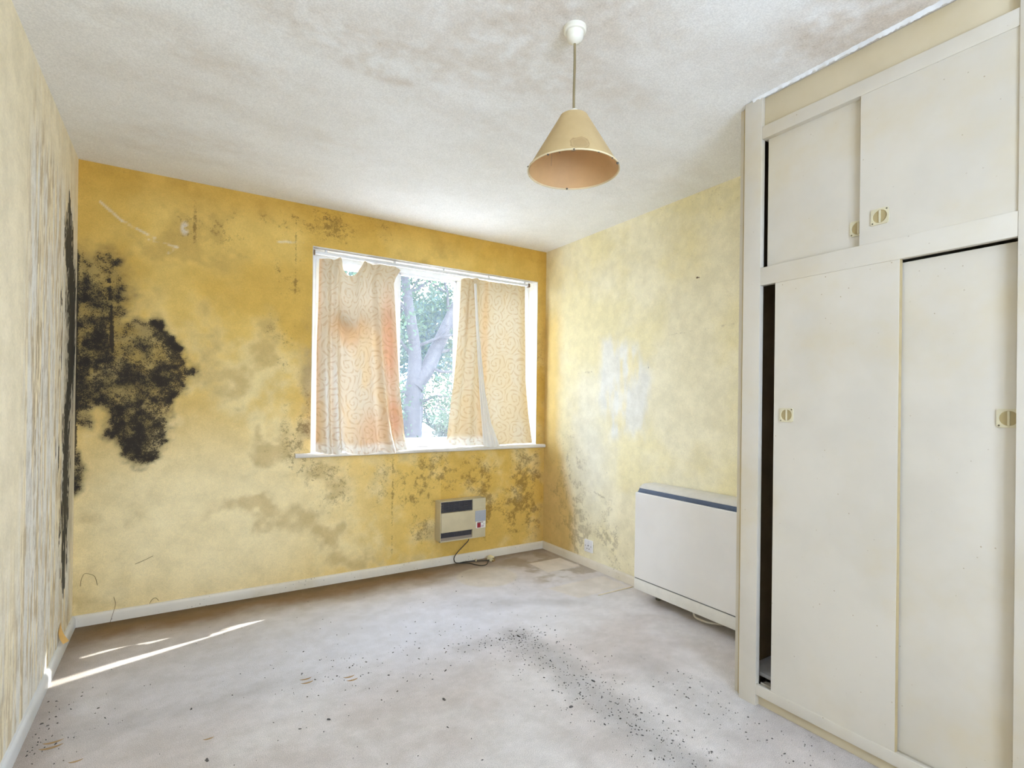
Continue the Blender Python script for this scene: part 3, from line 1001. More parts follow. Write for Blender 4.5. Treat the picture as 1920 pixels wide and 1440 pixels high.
# ================================================================== STORAGE HEATER
M_heat = plain('cream_enamel', rgba(234, 230, 224), .22, var=.02, scale=3)
M_heat2 = plain('cream_enamel_trim', rgba(230, 226, 216), .35, var=.03)
M_blue = plain('dark_blue_grille', rgba(58, 72, 94), .45, var=.06)
M_groove = plain('dark_groove', rgba(112, 112, 108), .6)
M_lid = plain('cream_lid', rgba(218, 214, 206), .4, var=.04)
HX, HY0, HY1 = 2.341, 1.395, 2.293
sh = empty('storage_heater', (2.43, 1.85, 0.0))
tag(sh, 'wide cream storage heater with a dark blue top grille beside the wardrobe', 'heater')
MB().box(HX + .0125, XR - .004, HY0 + .004, HY1 - .004, .066, .641, .003).build('casing', M_heat2, sh)
b = MB().prism([(HX, .134), (HX + .012, .134), (HX + .012, .640), (HX + .016, .642), (HX + .015, .646), (HX + .008, .646), (HX + .002, .641)], 'Y', HY0, HY1)
b.build('front_panel', M_heat, sh)
MB().box(HX + .004, HX + .012, HY0 + .001, HY1 - .001, .126, .135).build('shadow_groove', M_groove, sh)
MB().box(HX - .001, HX + .012, HY0, HY1, .064, .127, .002).build('lower_trim', M_heat2, sh)
b = MB().prism([(HX + .014, .642), (HX + .024, .652), (HX + .036, .669), (HX + .052, .669), (HX + .052, .642)], 'Y', HY0 + .003, HY1 - .002)
gr = b.build('air_grille', M_blue, sh)
b = MB()
y = HY0 + .01
while y < HY1 - .01:
    b.prism([(HX + .015, .644), (HX + .0225, .6525), (HX + .030, .652), (HX + .030, .644)], 'Y', y, y + .004)
    y += .0095
b.build('grille_fins', plain('blue_fins', rgba(78, 92, 114), .45), gr)
b = MB().prism([(HX + .034, .668), (HX + .034, .672), (HX + .062, .690), (HX + .085, .693), (XR - .004, .693), (XR - .004, .655), (HX + .050, .655), (HX + .050, .662)], 'Y', HY0, HY1)
b.build('lid', M_lid, sh)
b = MB().tube(spline([(2.385, 1.890, .07), (2.385, 1.890, .040), (2.385, 1.880, .026), (2.385, 1.850, .022), (2.40, 1.79, .021), (2.45, 1.72, .03), (2.49, 1.70, .05)]), .006, 8)
b.build('supply_flex', plain('white_flex', rgba(220, 212, 198), .5), sh)
for y in (HY0 + .08, HY1 - .09):
    MB().box(HX + .10, HX + .15, y - .012, y + .012, 0, .067, .002).build('foot', plain('heater_foot', rgba(120, 114, 100), .5), sh)

# ================================================================== FAN HEATER ON THE WINDOW WALL
M_fh = plain('beige_plastic', rgba(196, 184, 152), .42, var=.03)
M_fh2 = plain('beige_plastic_panel', rgba(200, 186, 152), .42, var=.03)
M_fhdk = plain('dark_grille', rgba(62, 58, 62), .5)
M_fhsl = plain('grille_slats', rgba(86, 82, 86), .45)
HB0, HB1, HZ0, HZ1 = 1.556, 1.921, .186, .474
YH = D - .092
fh = empty('wall_fan_heater', (1.74, D, .19))
tag(fh, 'small beige fan heater with two dark grilles mounted below the window', 'heater')
b = MB()
# shell with two openings: frame pieces round upper grille and lower outlet
gx0, gx1 = HB0 + .006, 1.812
b.box(HB0, HB1, YH + .018, D - .0005, HZ0, HZ1, .006)
b.box(HB0, gx0, YH, YH + .02, HZ0, HZ1, .0015)
b.box(gx1, HB1, YH, YH + .02, HZ0, HZ1, .003)
b.box(HB0, gx1, YH, YH + .02, .468, HZ1, .0015)
b.box(HB0, gx1, YH, YH + .02, HZ0, .195, .0015)
b.build('casing', M_fh, fh)
MB().box(gx0, HB1 - .001, YH - .008, YH + .019, .254, .392, .003).build('front_panel', M_fh2, fh)
b = MB().box(gx0, gx1, YH + .0155, YH + .0182, .392, .468)
g = b.build('upper_grille', M_fhdk, fh)
b = MB()
for k in range(8):
    z = .3965 + k * .0092
    b.box(gx0, gx1, YH + .003, YH + .016, z, z + .0032)
for k in range(6):
    x = gx0 + (gx1 - gx0) * (k + .5) / 6
    b.box(x, x + .002, YH + .006, YH + .016, .392, .468)
b.build('slats', M_fhsl, g)
b = MB().box(gx0, gx1, YH + .0155, YH + .0182, .195, .254)
g = b.build('outlet', M_fhdk, fh)
b = MB()
for k in range(24):
    x = gx0 + .006 + k * .0103
    b.box(x, x + .002, YH + .010, YH + .016, .213, .254)
for k in range(4):
    z = .214 + k * .01
    b.box(gx0, gx1, YH + .011, YH + .016, z, z + .002)
b.build('slats', M_fhsl, g)
MB().prism([(YH + .001, .195), (YH + .016, .195), (YH + .016, .214)], 'X', gx0, gx1).build('outlet_lip', plain('grey_lip', rgba(150, 136, 122), .5), g)
MB().box(1.829, 1.918, YH - .0095, YH - .007, .307, .386, .0008, 1).build('control_label', plain('blue_grey_label', rgba(166, 170, 178), .4, var=.03), fh)
b = MB().box(1.836, 1.914, YH - .010, YH - .007, .258, .305, .0008, 1)
lab = b.build('rating_label', plain('white_label', rgba(232, 228, 222), .4, var=.02), fh)
MB().box(1.846, 1.874, YH - .0108, YH - .0098, .262, .296).build('red_block', plain('red_print', rgba(140, 30, 44), .4), lab)
MB().box(1.846, 1.896, YH - .0107, YH - .0098, .297, .3015).build('printed_line', plain('grey_print', rgba(96, 84, 88), .4), lab)
MB().box(1.876, 1.902, YH - .0106, YH - .0098, .264, .278).build('printed_line', plain('pink_print', rgba(205, 186, 190), .4), lab)
MB().box(1.898, 1.903, YH - .0107, YH - .0098, .283, .288).build('printed_line', plain('grey_dot', rgba(110, 100, 104), .4), lab)
M_cord = plain('dark_grey_cord', rgba(52, 50, 44), .5)
cp = [(1.808, D - .05, .190), (1.800, D - .05, .160), (1.767, D - .045, .128), (1.715, D - .045, .085), (1.695, D - .035, .045), (1.708, D - .03, .012), (1.735, 3.435, .006), (1.775, 3.44, .006),
      (1.835, 3.43, .006), (1.895, 3.405, .006), (1.935, 3.385, .008), (1.955, 3.378, .016)]
MB().tube(spline(cp, 7), .0034, 8).build('power_cord', M_cord, fh)
cp = [(1.735, 3.437, .0055), (1.79, 3.40, .006), (1.815, 3.345, .006), (1.842, 3.305, .006), (1.875, 3.300, .006), (1.905, 3.322, .006), (1.935, 3.36, .010), (1.952, 3.374, .016)]
MB().tube(spline(cp, 7), .0034, 8).build('cord_loop', M_cord, fh)
# the plug lies on the carpet at the cord's end
R_ = Matrix.Translation((1.965, 3.378, .021)) @ Matrix.Rotation(math.radians(25), 4, 'Z') @ Matrix.Rotation(math.radians(12), 4, 'X')
b = MB().box(-.019, .019, -.021, .021, -.017, .017, .007, 3, rot=R_)
b.prism([(0, 0), (0, 0), (0, 0)], 'Z', 0, 0) if False else None
plug = b.build('plug', plain('ivory_plug', rgba(226, 214, 170), .4), fh)
b = MB()
for (px, pz) in ((0, .009), (-.010, -.007), (.010, -.007)):
    b.box(px - .003, px + .003, -.036, -.020, pz - .002, pz + .002, rot=R_)
b.build('plug_pins', plain('brass_pins', rgba(170, 140, 80), .35, .9), plug)
MB().lathe([(0, -.004), (.009, -.004), (.009, .004), (0, .004)], 12, 'X', (1.862, 3.418, .011)).build('cord_tie', plain('cream_tie', rgba(206, 190, 150), .6), fh)

# ================================================================== WALL SOCKET
so = empty('wall_socket', (XR, 2.905, .151))
tag(so, 'small white power socket low on the pale wall beside the storage heater', 'socket')
M_sw = plain('white_socket_plastic', rgba(236, 236, 238), .3, var=.02)
MB().box(XR - .011, XR - .0005, 2.861, 2.949, .107, .195, .004, 3).build('face_plate', M_sw, so)
b = MB()
b.box(XR - .0118, XR - .0105, 2.901, 2.909, .150, .158).box(XR - .0118, XR - .0105, 2.890, 2.898, .129, .134).box(XR - .0118, XR - .0105, 2.912, 2.920, .129, .134)
b.build('pin_holes', plain('socket_holes', rgba(40, 40, 44), .6), so)
MB().box(XR - .014, XR - .0105, 2.899, 2.911, .166, .188, .001).build('rocker_switch', M_sw, so)
for y in (2.875, 2.935):
    MB().lathe([(0, -.0008), (.003, -.0006), (.0034, 0), (0, 0)], 12, 'X', (XR - .011, y, .151)).build('fixing_screw', M_screw, so)

# ================================================================== PENDANT LAMP
PX, PY = 1.072, 1.341
lamp = empty('pendant_lamp', (PX, PY, H))
tag(lamp, 'hanging ceiling lamp with a tan cone shade on a thin brown cord', 'lamp')
M_rose = plain('aged_white_plastic', rgba(232, 228, 214), .4, var=.03)
MB().lathe([(0, 0), (.037, 0), (.037, -.012), (.034, -.016), (.0285, -.017), (.027, -.034), (.022, -.043), (.011, -.049), (.006, -.052), (0, -.052)], 40, 'Z', (PX, PY, H - .0005)).build('ceiling_rose', M_rose, lamp)
SZ0, SZ1 = 1.934, 2.108
MB().tube(spline([(PX, PY, H - .05), (PX + .001, PY, 2.28), (PX - .001, PY, 2.18), (PX, PY, 2.075)]), .0042, 10).build('cord', plain('brown_cord', rgba(142, 126, 92), .7), lamp)
MB().lathe([(0, .035), (.012, .034), (.017, .028), (.018, -.02), (.021, -.022), (.021, -.030), (.015, -.032), (0, -.032)], 24, 'Z', (PX, PY, 2.098)).build('lamp_holder', M_rose, lamp)


def shade_mat():
    m, nt, b = new_mat('tan_card_shade')
    n1 = noise_n(nt, 7, 4, .6)
    c = mixc(nt, mapr(nt, n1, .3, .7), rgba(184, 157, 110), rgba(196, 170, 122))
    # brown ring stain on the side that faces into the room
    tc = nd(nt, 'ShaderNodeTexCoord')
    vd = nd(nt, 'ShaderNodeVectorMath', operation='DISTANCE')
    nt.links.new(tc.outputs['Object'], vd.inputs[0])
    vd.inputs[1].default_value = (PX - .064, PY - .110, 1.962)
    dd = math_n(nt, 'ADD', vd.outputs['Value'], math_n(nt, 'MULTIPLY', math_n(nt, 'SUBTRACT', noise_n(nt, 40, 3), .5), .022))
    ring = mapr(nt, math_n(nt, 'ABSOLUTE', math_n(nt, 'SUBTRACT', dd, .027)), .0, .004, .5, 0)
    fill = mapr(nt, dd, .020, .029, .38, 0)
    c = mixc(nt, math_n(nt, 'MAXIMUM', ring, fill), c, rgba(138, 104, 56))
    nt.links.new(c, b.inputs['Base Color'])
    b.inputs['Roughness'].default_value = .6
    bump_n(nt, b, noise_n(nt, 260, 2), .08, .0005)
    return m


RB, RT = .146, .044
tilt = Matrix.Identity(4)
b = MB()
n = 64
prof = [(RT, SZ1), (RT + .0015, SZ1 + .001)]
for k in range(9):
    t = k / 8
    prof.append((RT + .0015 + (RB - RT) * t, SZ1 + (SZ0 - SZ1) * t))
for k in range(9):
    t = 1 - k / 8
    prof.append((RT + (RB - RT) * t - .0005, SZ1 + (SZ0 - SZ1) * t + (.0005 if k == 0 else 0)))
b.lathe(prof, n, 'Z', (PX, PY, 0))
M_shade = shade_mat()
shade = b.build('shade', M_shade, lamp, angle=1.2)
b = MB()
b.lathe([(RB - .0002, SZ0 - .001), (RB + .003, SZ0 - .001), (RB + .002, SZ0 + .004), (RB - .0025, SZ0 + .004), (RB - .0002, SZ0 - .001)], n, 'Z', (PX, PY, 0))
b.build('rim_tape', plain('pale_rim', rgba(222, 204, 164), .6), shade)
b = MB().lathe([(RB - .003, SZ0 + .002), (RT - .001, SZ1 - .001)], n, 'Z', (PX, PY, 0))
b.build('inner_lining', plain('salmon_lining', rgba(208, 166, 116), .6, var=.03), shade)
b = MB()
for k in range(3):
    a = 2 * PI * k / 3 + .4
    b.tube([(PX + .018 * math.cos(a), PY + .018 * math.sin(a), 2.07), (PX + (RT + .002) * math.cos(a), PY + (RT + .002) * math.sin(a), 2.095)], .0013, 6)
b.lathe([(.017, -.0015), (.024, -.0015), (.024, .0015), (.017, .0015), (.017, -.0015)], 24, 'Z', (PX, PY, 2.068))
b.build('shade_carrier', M_screw, shade)
M_bulb, nt, bs = new_mat('bulb_glass')
bs.inputs['Transmission Weight'].default_value = .9
bs.inputs['Roughness'].default_value = .08
bs.inputs['Base Color'].default_value = (.95, .95, .95, 1)
MB().lathe([(0, -.074), (.009, -.073), (.017, -.067), (.0215, -.055), (.022, -.046), (.018, -.031), (.013, -.017), (.011, -.006), (.011, 0), (0, 0)], 24, 'Z', (PX, PY, 2.076)).build('bulb', M_bulb, lamp)
b = MB()
for (ang, rr, dz, s) in [(200, .147, -.002, .0035), (232, .149, 0, .003), (262, .148, -.002, .0025), (300, .147, -.003, .0045), (285, .147, -.002, .0028), (60, .142, .0, .004), (130, .148, .0, .002), (150, .147, .01, .003), (215, .146, -.004, .002), (30, .147, .001, .002)]:
    a = math.radians(ang)
    x, y, z = PX + rr * math.cos(a), PY + rr * math.sin(a), SZ0 + dz
    b.lathe([(0, -s), (s * .8, -s * .4), (s, .2 * s), (0, s)], 7, 'Z', (x, y, z))
a = math.radians(205)
b.tube([(PX + .147 * math.cos(a), PY + .147 * math.sin(a), SZ0), (PX + .148 * math.cos(a), PY + .147 * math.sin(a), SZ0 - .04)], .0004, 4)
o = b.build('insect_specks', plain('dead_insects', rgba(92, 88, 78), .7), shade)
o['kind'] = 'stuff'

# ================================================================== CURTAINS
def cloth_mat(name, base, motif, warm):
    m, nt, b = new_mat(name)
    nt.nodes.remove(b)
    out = nt.nodes['Material Output']
    uv = nd(nt, 'ShaderNodeUVMap')
    uv.uv_map = 'UVMap'
    wob = nd(nt, 'ShaderNodeTexNoise')
    wob.inputs['Scale'].default_value = 10
    wob.inputs['Detail'].default_value = 1
    nt.links.new(uv.outputs[0], wob.inputs['Vector'])
    va = nd(nt, 'ShaderNodeVectorMath', operation='MULTIPLY_ADD')
    nt.links.new(wob.outputs['Color'], va.inputs[0])
    va.inputs[1].default_value = (.07, .07, 0)
    nt.links.new(uv.outputs[0], va.inputs[2])
    vor = nd(nt, 'ShaderNodeTexVoronoi', voronoi_dimensions='2D')
    vor.inputs['Scale'].default_value = 8.0
    vor.inputs['Randomness'].default_value = .75
    nt.links.new(va.outputs[0], vor.inputs['Vector'])
    # scrolls: arcs round each cell whose ends spiral in
    dv = nd(nt, 'ShaderNodeVectorMath', operation='SUBTRACT')
    sc = nd(nt, 'ShaderNodeVectorMath', operation='SCALE')
    nt.links.new(va.outputs[0], sc.inputs[0])
    sc.inputs['Scale'].default_value = 1.0
    nt.links.new(sc.outputs[0], dv.inputs[0])
    nt.links.new(vor.outputs['Position'], dv.inputs[1])
    sep = nd(nt, 'ShaderNodeSeparateXYZ')
    nt.links.new(dv.outputs[0], sep.inputs[0])
    ang = math_n(nt, 'ARCTAN2', sep.outputs[1], sep.outputs[0])
    ph = math_n(nt, 'ADD', math_n(nt, 'MULTIPLY', vor.outputs['Distance'], 22.0), ang)
    s = math_n(nt, 'SINE', ph)
    arc = mapr(nt, s, .30, .75, 0, 1)
    leaf = math_n(nt, 'SINE', math_n(nt, 'MULTIPLY', ang, 5.0))
    arc = math_n(nt, 'MULTIPLY', arc, mapr(nt, leaf, -1.0, .1, .35, 1))
    at = nd(nt, 'ShaderNodeAttribute', attribute_name='tint')
    c = mixc(nt, math_n(nt, 'MULTIPLY', arc, .36), at.outputs['Color'], motif)
    # fine weave
    df = nd(nt, 'ShaderNodeBsdfDiffuse')
    tl = nd(nt, 'ShaderNodeBsdfTranslucent')
    nt.links.new(c, df.inputs[0])
    nt.links.new(c, tl.inputs[0])
    mx = nd(nt, 'ShaderNodeMixShader')
    mx.inputs[0].default_value = warm
    nt.links.new(df.outputs[0], mx.inputs[1])
    nt.links.new(tl.outputs[0], mx.inputs[2])
    nt.links.new(mx.outputs[0], out.inputs[0])
    bp = nd(nt, 'ShaderNodeBump')
    bp.inputs['Strength'].default_value = .25
    bp.inputs['Distance'].default_value = .003
    wr = nd(nt, 'ShaderNodeTexNoise')
    wr.inputs['Scale'].default_value = 18
    wr.inputs['Detail'].default_value = 4
    nt.links.new(uv.outputs[0], wr.inputs['Vector'])
    nt.links.new(wr.outputs['Fac'], bp.inputs['Height'])
    nt.links.new(bp.outputs[0], df.inputs['Normal'])
    return m


M_cur = cloth_mat('scroll_curtain_cloth', None, rgba(184, 142, 96), .06)
M_lin = cloth_mat('white_curtain_lining', None, rgba(240, 238, 234), .42)


def interp(poly, t):
    t = np.asarray(t)
    n = len(poly)
    p = np.array(poly)
    return p


def curtain(name, top, bottom, left, right, ytop, ybot, fold, tint, mat, nu=150, nv=150, width=.75, parent=None):
    """top/bottom: (x,z) outlines; left/right: (x,z) edges; fold(u,v) -> metres in y; tint(u,v) -> rgb."""
    U, V = np.meshgrid(np.linspace(0, 1, nu), np.linspace(0, 1, nv), indexing='ij')
    top, bottom, left, right = map(np.array, (top, bottom, left, right))
    tu = (top[:, 0] - top[0, 0]) / (top[-1, 0] - top[0, 0])
    bu = (bottom[:, 0] - bottom[0, 0]) / (bottom[-1, 0] - bottom[0, 0])
    zt = np.interp(U, tu, top[:, 1])
    zb = np.interp(U, bu, bottom[:, 1])
    zt = np.minimum(zt, 2.1065)
    z = zt + (zb - zt) * V
    xl = np.interp(-z, -left[:, 1], left[:, 0])
    xr = np.interp(-z, -right[:, 1], right[:, 0])
    x = xl + (xr - xl) * U
    y = ytop + (ybot - ytop) * V + fold(U, V)
    me = bpy.data.meshes.new(name)
    idx = np.arange(nu * nv).reshape(nu, nv)
    q = np.stack([idx[:-1, :-1], idx[1:, :-1], idx[1:, 1:], idx[:-1, 1:]], -1).reshape(-1, 4)
    me.from_pydata(np.stack([x, y, z], -1).reshape(-1, 3).tolist(), [], q.tolist())
    uvl = me.uv_layers.new(name='UVMap')
    uvs = np.stack([U * width, (1 - V) * 1.25], -1).reshape(-1, 2)[q.reshape(-1)]
    uvl.data.foreach_set('uv', uvs.reshape(-1).astype(np.float32))
    a = me.attributes.new('tint', 'FLOAT_COLOR', 'POINT')
    t = np.clip(tint(U, V), 0, 1).reshape(-1, 3)
    a.data.foreach_set('color', np.concatenate([t, np.ones((len(t), 1))], 1).reshape(-1).astype(np.float32))
    for p in me.polygons:
        p.use_smooth = True
    me.materials.append(mat)
    o = bpy.data.objects.new(name, me)
    return link(o, parent)


def g_(u, c, w):
    return np.exp(-((u - c) / w) ** 2)


def foldL(u, v):
    a = (0.5 + .9 * v)
    y = -.050 * a * (g_(u, .10, .06) + g_(u, .22, .045) * (.4 + .6 * v) + 0.5 * g_(u, .50, .10) + g_(u, .80 - .06 * (1 - v), .045) + .25 * g_(u, .96, .05))
    y = y + .022 * a * (g_(u, .16, .04) + g_(u, .29, .05) + g_(u, .70, .06) + g_(u, .89, .04))
    # gathers hanging from the two hooks
    k = np.exp(-v * 7.0)
    y = y - .022 * k * (g_(u, .235, .03) + g_(u, .52, .03) + .8 * g_(u, .90, .03)) + .018 * k * (g_(u, .38, .07) + g_(u, .70, .06))
    # crumpled hem
    h = sstep(.82, 1.0, v)
    y = y + .006 * h * np.sin(u * 62 + 3 * np.sin(u * 11)) + .004 * h * np.sin(u * 121)
    y = y + .006 * (fbm(u * 1.0, v * .35, 9, 4, 700) - .5)
    return y


def foldR(u, v):
    a = .35 + .65 * v
    y = -.040 * a * (.45 * g_(u, .09, .05) + g_(u, .22, .05)) + .024 * a * g_(u, .14, .04)
    y = y - .010 * a * (g_(u, .62, .12) + g_(u, .92, .08)) + .008 * a * g_(u, .78, .08)
    k = np.exp(-v * 7.0)
    y = y - .018 * k * (g_(u, .10, .03) + g_(u, .20, .03)) + .006 * k * np.sin(u * 48)
    h = sstep(.82, 1.0, v)
    y = y + .005 * h * np.sin(u * 58 + 2 * np.sin(u * 9)) * (1 - sstep(.45, .55, u))
    y = y + .005 * (fbm(u, v * .35, 9, 4, 720) - .5)
    return y


def tintL(u, v):
    n = fbm(u, v, 5, 4, 710)
    col = np.broadcast_to(rgb(220, 203, 176), u.shape + (3,)) * 1.0
    col = mix(col, rgb(226, 196, 150), .7 * sstep(.4, .65, n) * sstep(.25, .45, v))
    col = mix(col, rgb(206, 190, 160), .6 * (1 - sstep(.05, .25, v)))
    col = mix(col, rgb(128, 112, 86), .5 * blob(u, v, .36, .30, .10, .05, .8) * sstep(.3, .55, n))
    col = mix(col, rgb(214, 158, 98), .55 * blob(u, v, .40, .35, .22, .06, .8))
    col = mix(col, rgb(222, 138, 88), .50 * blob(u, v, .90, .42, .10, .22, .8))  # orange sun glow by the right edge painted into the cloth
    col = mix(col, rgb(214, 150, 110), .55 * blob(u, v, .90, .82, .10, .10, .6))
    col = mix(col, rgb(222, 168, 118), .5 * blob(u, v, .58, .90, .14, .10, .7))
    col = mix(col, rgb(218, 160, 104), .5 * (1 - sstep(.0, .06, u)))
    for (cu, wu, v0) in ((.10, .03, .45), (.20, .022, .40), (.27, .02, .7), (.80, .03, .75), (.90, .03, .85)):  # lit fold crests painted as white streaks in the cloth colour
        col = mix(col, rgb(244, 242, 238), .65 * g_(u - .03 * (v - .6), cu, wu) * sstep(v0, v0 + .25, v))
    col = mix(col, rgb(238, 234, 224), .7 * sstep(.94, .97, v))
    return col


def tintR(u, v):
    n = fbm(u, v, 5, 4, 730)
    col = np.broadcast_to(rgb(219, 203, 172), u.shape + (3,)) * 1.0
    col = mix(col, rgb(216, 192, 150), .6 * sstep(.4, .65, n))
    col = mix(col, rgb(206, 176, 122), .6 * sstep(.86, .98, u))
    col = mix(col, rgb(204, 184, 148), .5 * (1 - sstep(.04, .2, v)))
    col = mix(col, rgb(220, 170, 110), .45 * blob(u, v, .38, .5, .05, .5, .6))
    col = mix(col, rgb(186, 150, 110), .5 * blob(u, v, .11, .22, .03, .14, .7))
    col = mix(col, rgb(240, 238, 230), .75 * sstep(.93, .97, v) * (1 - sstep(.45, .5, u)))
    return col


Ltop = [(0.749, 2.085), (0.80, 2.088), (0.849, 2.093), (0.872, 2.108), (.882, 2.104), (.893, 2.085), (.908, 2.052), (.928, 2.024), (.953, 2.008), (.976, 2.004), (.994, 2.010), (1.007, 2.028), (1.017, 2.060), (1.024, 2.095), (1.032, 2.112), (1.06, 2.104), (1.099, 2.099), (1.143, 2.114), (1.19, 2.108), (1.23, 2.116), (1.291, 2.087)]
Lright = [(1.291, 2.12), (1.291, 2.087), (1.255, 2.03), (1.240, 1.986), (1.248, 1.772), (1.258, 1.514), (1.269, 1.269), (1.299, .956), (1.328, .850), (1.33, .80)]
Lleft = [(0.749, 2.12), (0.749, 2.085), (0.739, 1.756), (0.728, 1.502), (0.724, 1.145), (0.720, .853), (.72, .80)]
Lbot = [(0.720, .856), (0.80, .842), (0.843, .838), (0.886, .857), (.93, .838), (1.006, .828), (1.08, .836), (1.156, .840), (1.204, .832), (1.26, .842), (1.328, .852)]
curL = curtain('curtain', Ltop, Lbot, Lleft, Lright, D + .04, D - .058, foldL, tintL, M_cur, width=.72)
tag(curL, 'left sagging beige scroll-patterned curtain, top drooping between hooks, stained grey and orange, with a painted orange glow and pale lit folds', 'curtain', 'scroll curtains at the window')
Rtop = [(1.763, 2.088), (1.79, 2.10), (1.824, 2.101), (1.866, 2.110), (1.903, 2.112), (1.954, 2.105), (2.05, 2.103), (2.2, 2.107), (2.33, 2.108)]
Rleft = [(1.763, 2.12), (1.762, 2.087), (1.744, 1.775), (1.716, 1.445), (1.681, 1.194), (1.644, .861), (1.64, .8)]
Rright = [(2.327, 2.12), (2.327, 2.10), (2.337, 1.339), (2.36, 1.1), (2.399, .853), (2.4, .8)]
Rbot = [(1.640, .852), (1.74, .858), (1.838, .852), (1.93, .850), (2.012, .848), (2.074, .848), (2.1, .851), (2.2, .853), (2.395, .856)]
curR = curtain('curtain', Rtop, Rbot, Rleft, Rright, D + .04, D + .012, foldR, tintR, M_cur, width=.66)
tag(curR, 'right beige scroll-patterned curtain hanging flat, with a folded-back white lining', 'curtain', 'scroll curtains at the window')


# white lining turned out as a long narrow fold on the right curtain
def liningR(u, v):
    return -.012 * np.sin(u * PI) - .006 * v * np.sin(u * 22) - .012 * v


curtain('lining_fold', [(1.848, 2.06), (1.87, 2.06)], [(1.915, .850), (1.96, .842), (2.06, .845)], [(1.848, 2.07), (1.862, 1.7), (1.885, 1.25), (1.915, .84)], [(1.87, 2.07), (1.888, 1.7), (1.935, 1.25), (1.985, 1.02), (2.06, .84)],
        D - .0, D - .045, liningR, lambda u, v: np.broadcast_to(rgb(240, 240, 238), u.shape + (3,)) * 1.0, M_lin, 24, 90, .1, curR)
# curtain track with end stops, brackets and hooks
rail = empty('curtain_rail', (1.5, D + .045, 2.12))
tag(rail, 'thin white curtain rail with rusty end stops across the window top', 'curtain rail')
M_rail = plain('white_rail', rgba(232, 232, 232), .35, var=.04)
b = MB().prism([(D + .034, 2.112), (D + .052, 2.112), (D + .052, 2.130), (D + .046, 2.130), (D + .046, 2.117), (D + .040, 2.117), (D + .040, 2.130), (D + .034, 2.130)], 'X', .712, 2.372)
b.build('track', M_rail, rail)
M_rust = plain('rusty_metal', rgba(130, 108, 84), .6, .5, var=.2, scale=120)
for x in (.712, 2.366):
    MB().box(x - .006, x + .010, D + .030, D + .056, 2.104, 2.136, .003).build('end_stop', M_rust, rail)
for x in (.79, 1.25, 1.62, 2.0, 2.33):
    MB().box(x - .006, x + .006, D + .038, D + .050, 2.128, 2.149, .001).build('bracket', M_rail, rail)
for x in (.80, .876, 1.03, 1.15, 1.24, 1.79, 1.866, 1.90, 1.97, 2.06, 2.15, 2.24, 2.32):
    MB().tube([(x, D + .043, 2.118), (x, D + .043, 2.111), (x + .002, D + .042, 2.1085), (x + .001, D + .040, 2.1075)], .0016, 6).build('hook', M_rail, rail)

# ================================================================== SMALL THINGS ON WALLS AND CARPET
sc_ = empty('wall_screw', (XR, 1.98, 1.909))
tag(sc_, 'small dark screw left high in the pale wall near the wardrobe', 'screw')
MB().tube([(XR + .004, 1.98, 1.909), (XR - .018, 1.98, 1.905)], .0028, 8).build('shank', M_screw, sc_)
MB().lathe([(0, -.003), (.005, -.002), (.0062, 0), (0, 0)], 14, 'X', (XR - .018, 1.98, 1.905)).build('head', M_rust, sc_)
st = MB().box(2.187, 2.478, 2.4375, 2.4425, .001, .006, .001).build('wooden_batten', plain('pale_wood', rgba(224, 208, 176), .6, var=.08))
tag(st, 'thin pale wooden strip lying on the carpet at the storage heater corner', 'strip')
M_web = plain('dusty_cobweb', rgba(112, 84, 48), .9)
for k, (pts, lab) in enumerate([
        ([(-.419, D - .004, .205), (-.415, D - .004, .24), (-.403, D - .004, .268), (-.38, D - .004, .262), (-.36, D - .004, .245), (-.349, D - .004, .20)], 'arched dusty cobweb strand on the yellow wall beside the black streak'),
        ([(-.280, D - .004, .125), (-.272, D - .012, .09), (-.280, D - .02, .05), (-.292, D - .05, .004)], 'hanging cobweb strand crossing the baseboard near the left corner'),
        ([(-.124, D - .004, .06), (-.110, D - .004, .082), (-.095, D - .004, .085), (-.082, D - .004, .068)], 'short curled cobweb strand standing on the window wall baseboard'),
        ([(-.19, D - .004, .285), (-.15, D - .004, .300), (-.11, D - .004, .318)], 'thin slanting cobweb strand on the yellow wall above the baseboard')]):
    o = MB().tube(spline(pts, 5), .0010, 5).build('cobweb_strand', M_web)
    tag(o, lab, 'cobweb', 'cobweb strands on the window wall')
# crumbs and flakes: nobody could count them
b = MB()
rng = random.Random(11)


def flake(x, y, s):
    a = rng.random() * PI
    n = rng.choice((4, 5, 6))
    ex = .22 + .4 * rng.random()
    lo, hi = [], []
    for k in range(n):
        t = 2 * PI * k / n
        rr = s * (.7 + .5 * rng.random())
        px, py = rr * math.cos(t), rr * ex * math.sin(t)
        X, Y = x + px * math.cos(a) - py * math.sin(a), y + px * math.sin(a) + py * math.cos(a)
        lo.append(b.bm.verts.new((X, Y, .0002)))
        hi.append(b.bm.verts.new((x + (X - x) * .7, y + (Y - y) * .7, .002 + s * .35 * rng.random())))
    for k in range(n):
        b.bm.faces.new((lo[k], lo[(k + 1) % n], hi[(k + 1) % n], hi[k]))
    b.bm.faces.new(hi)


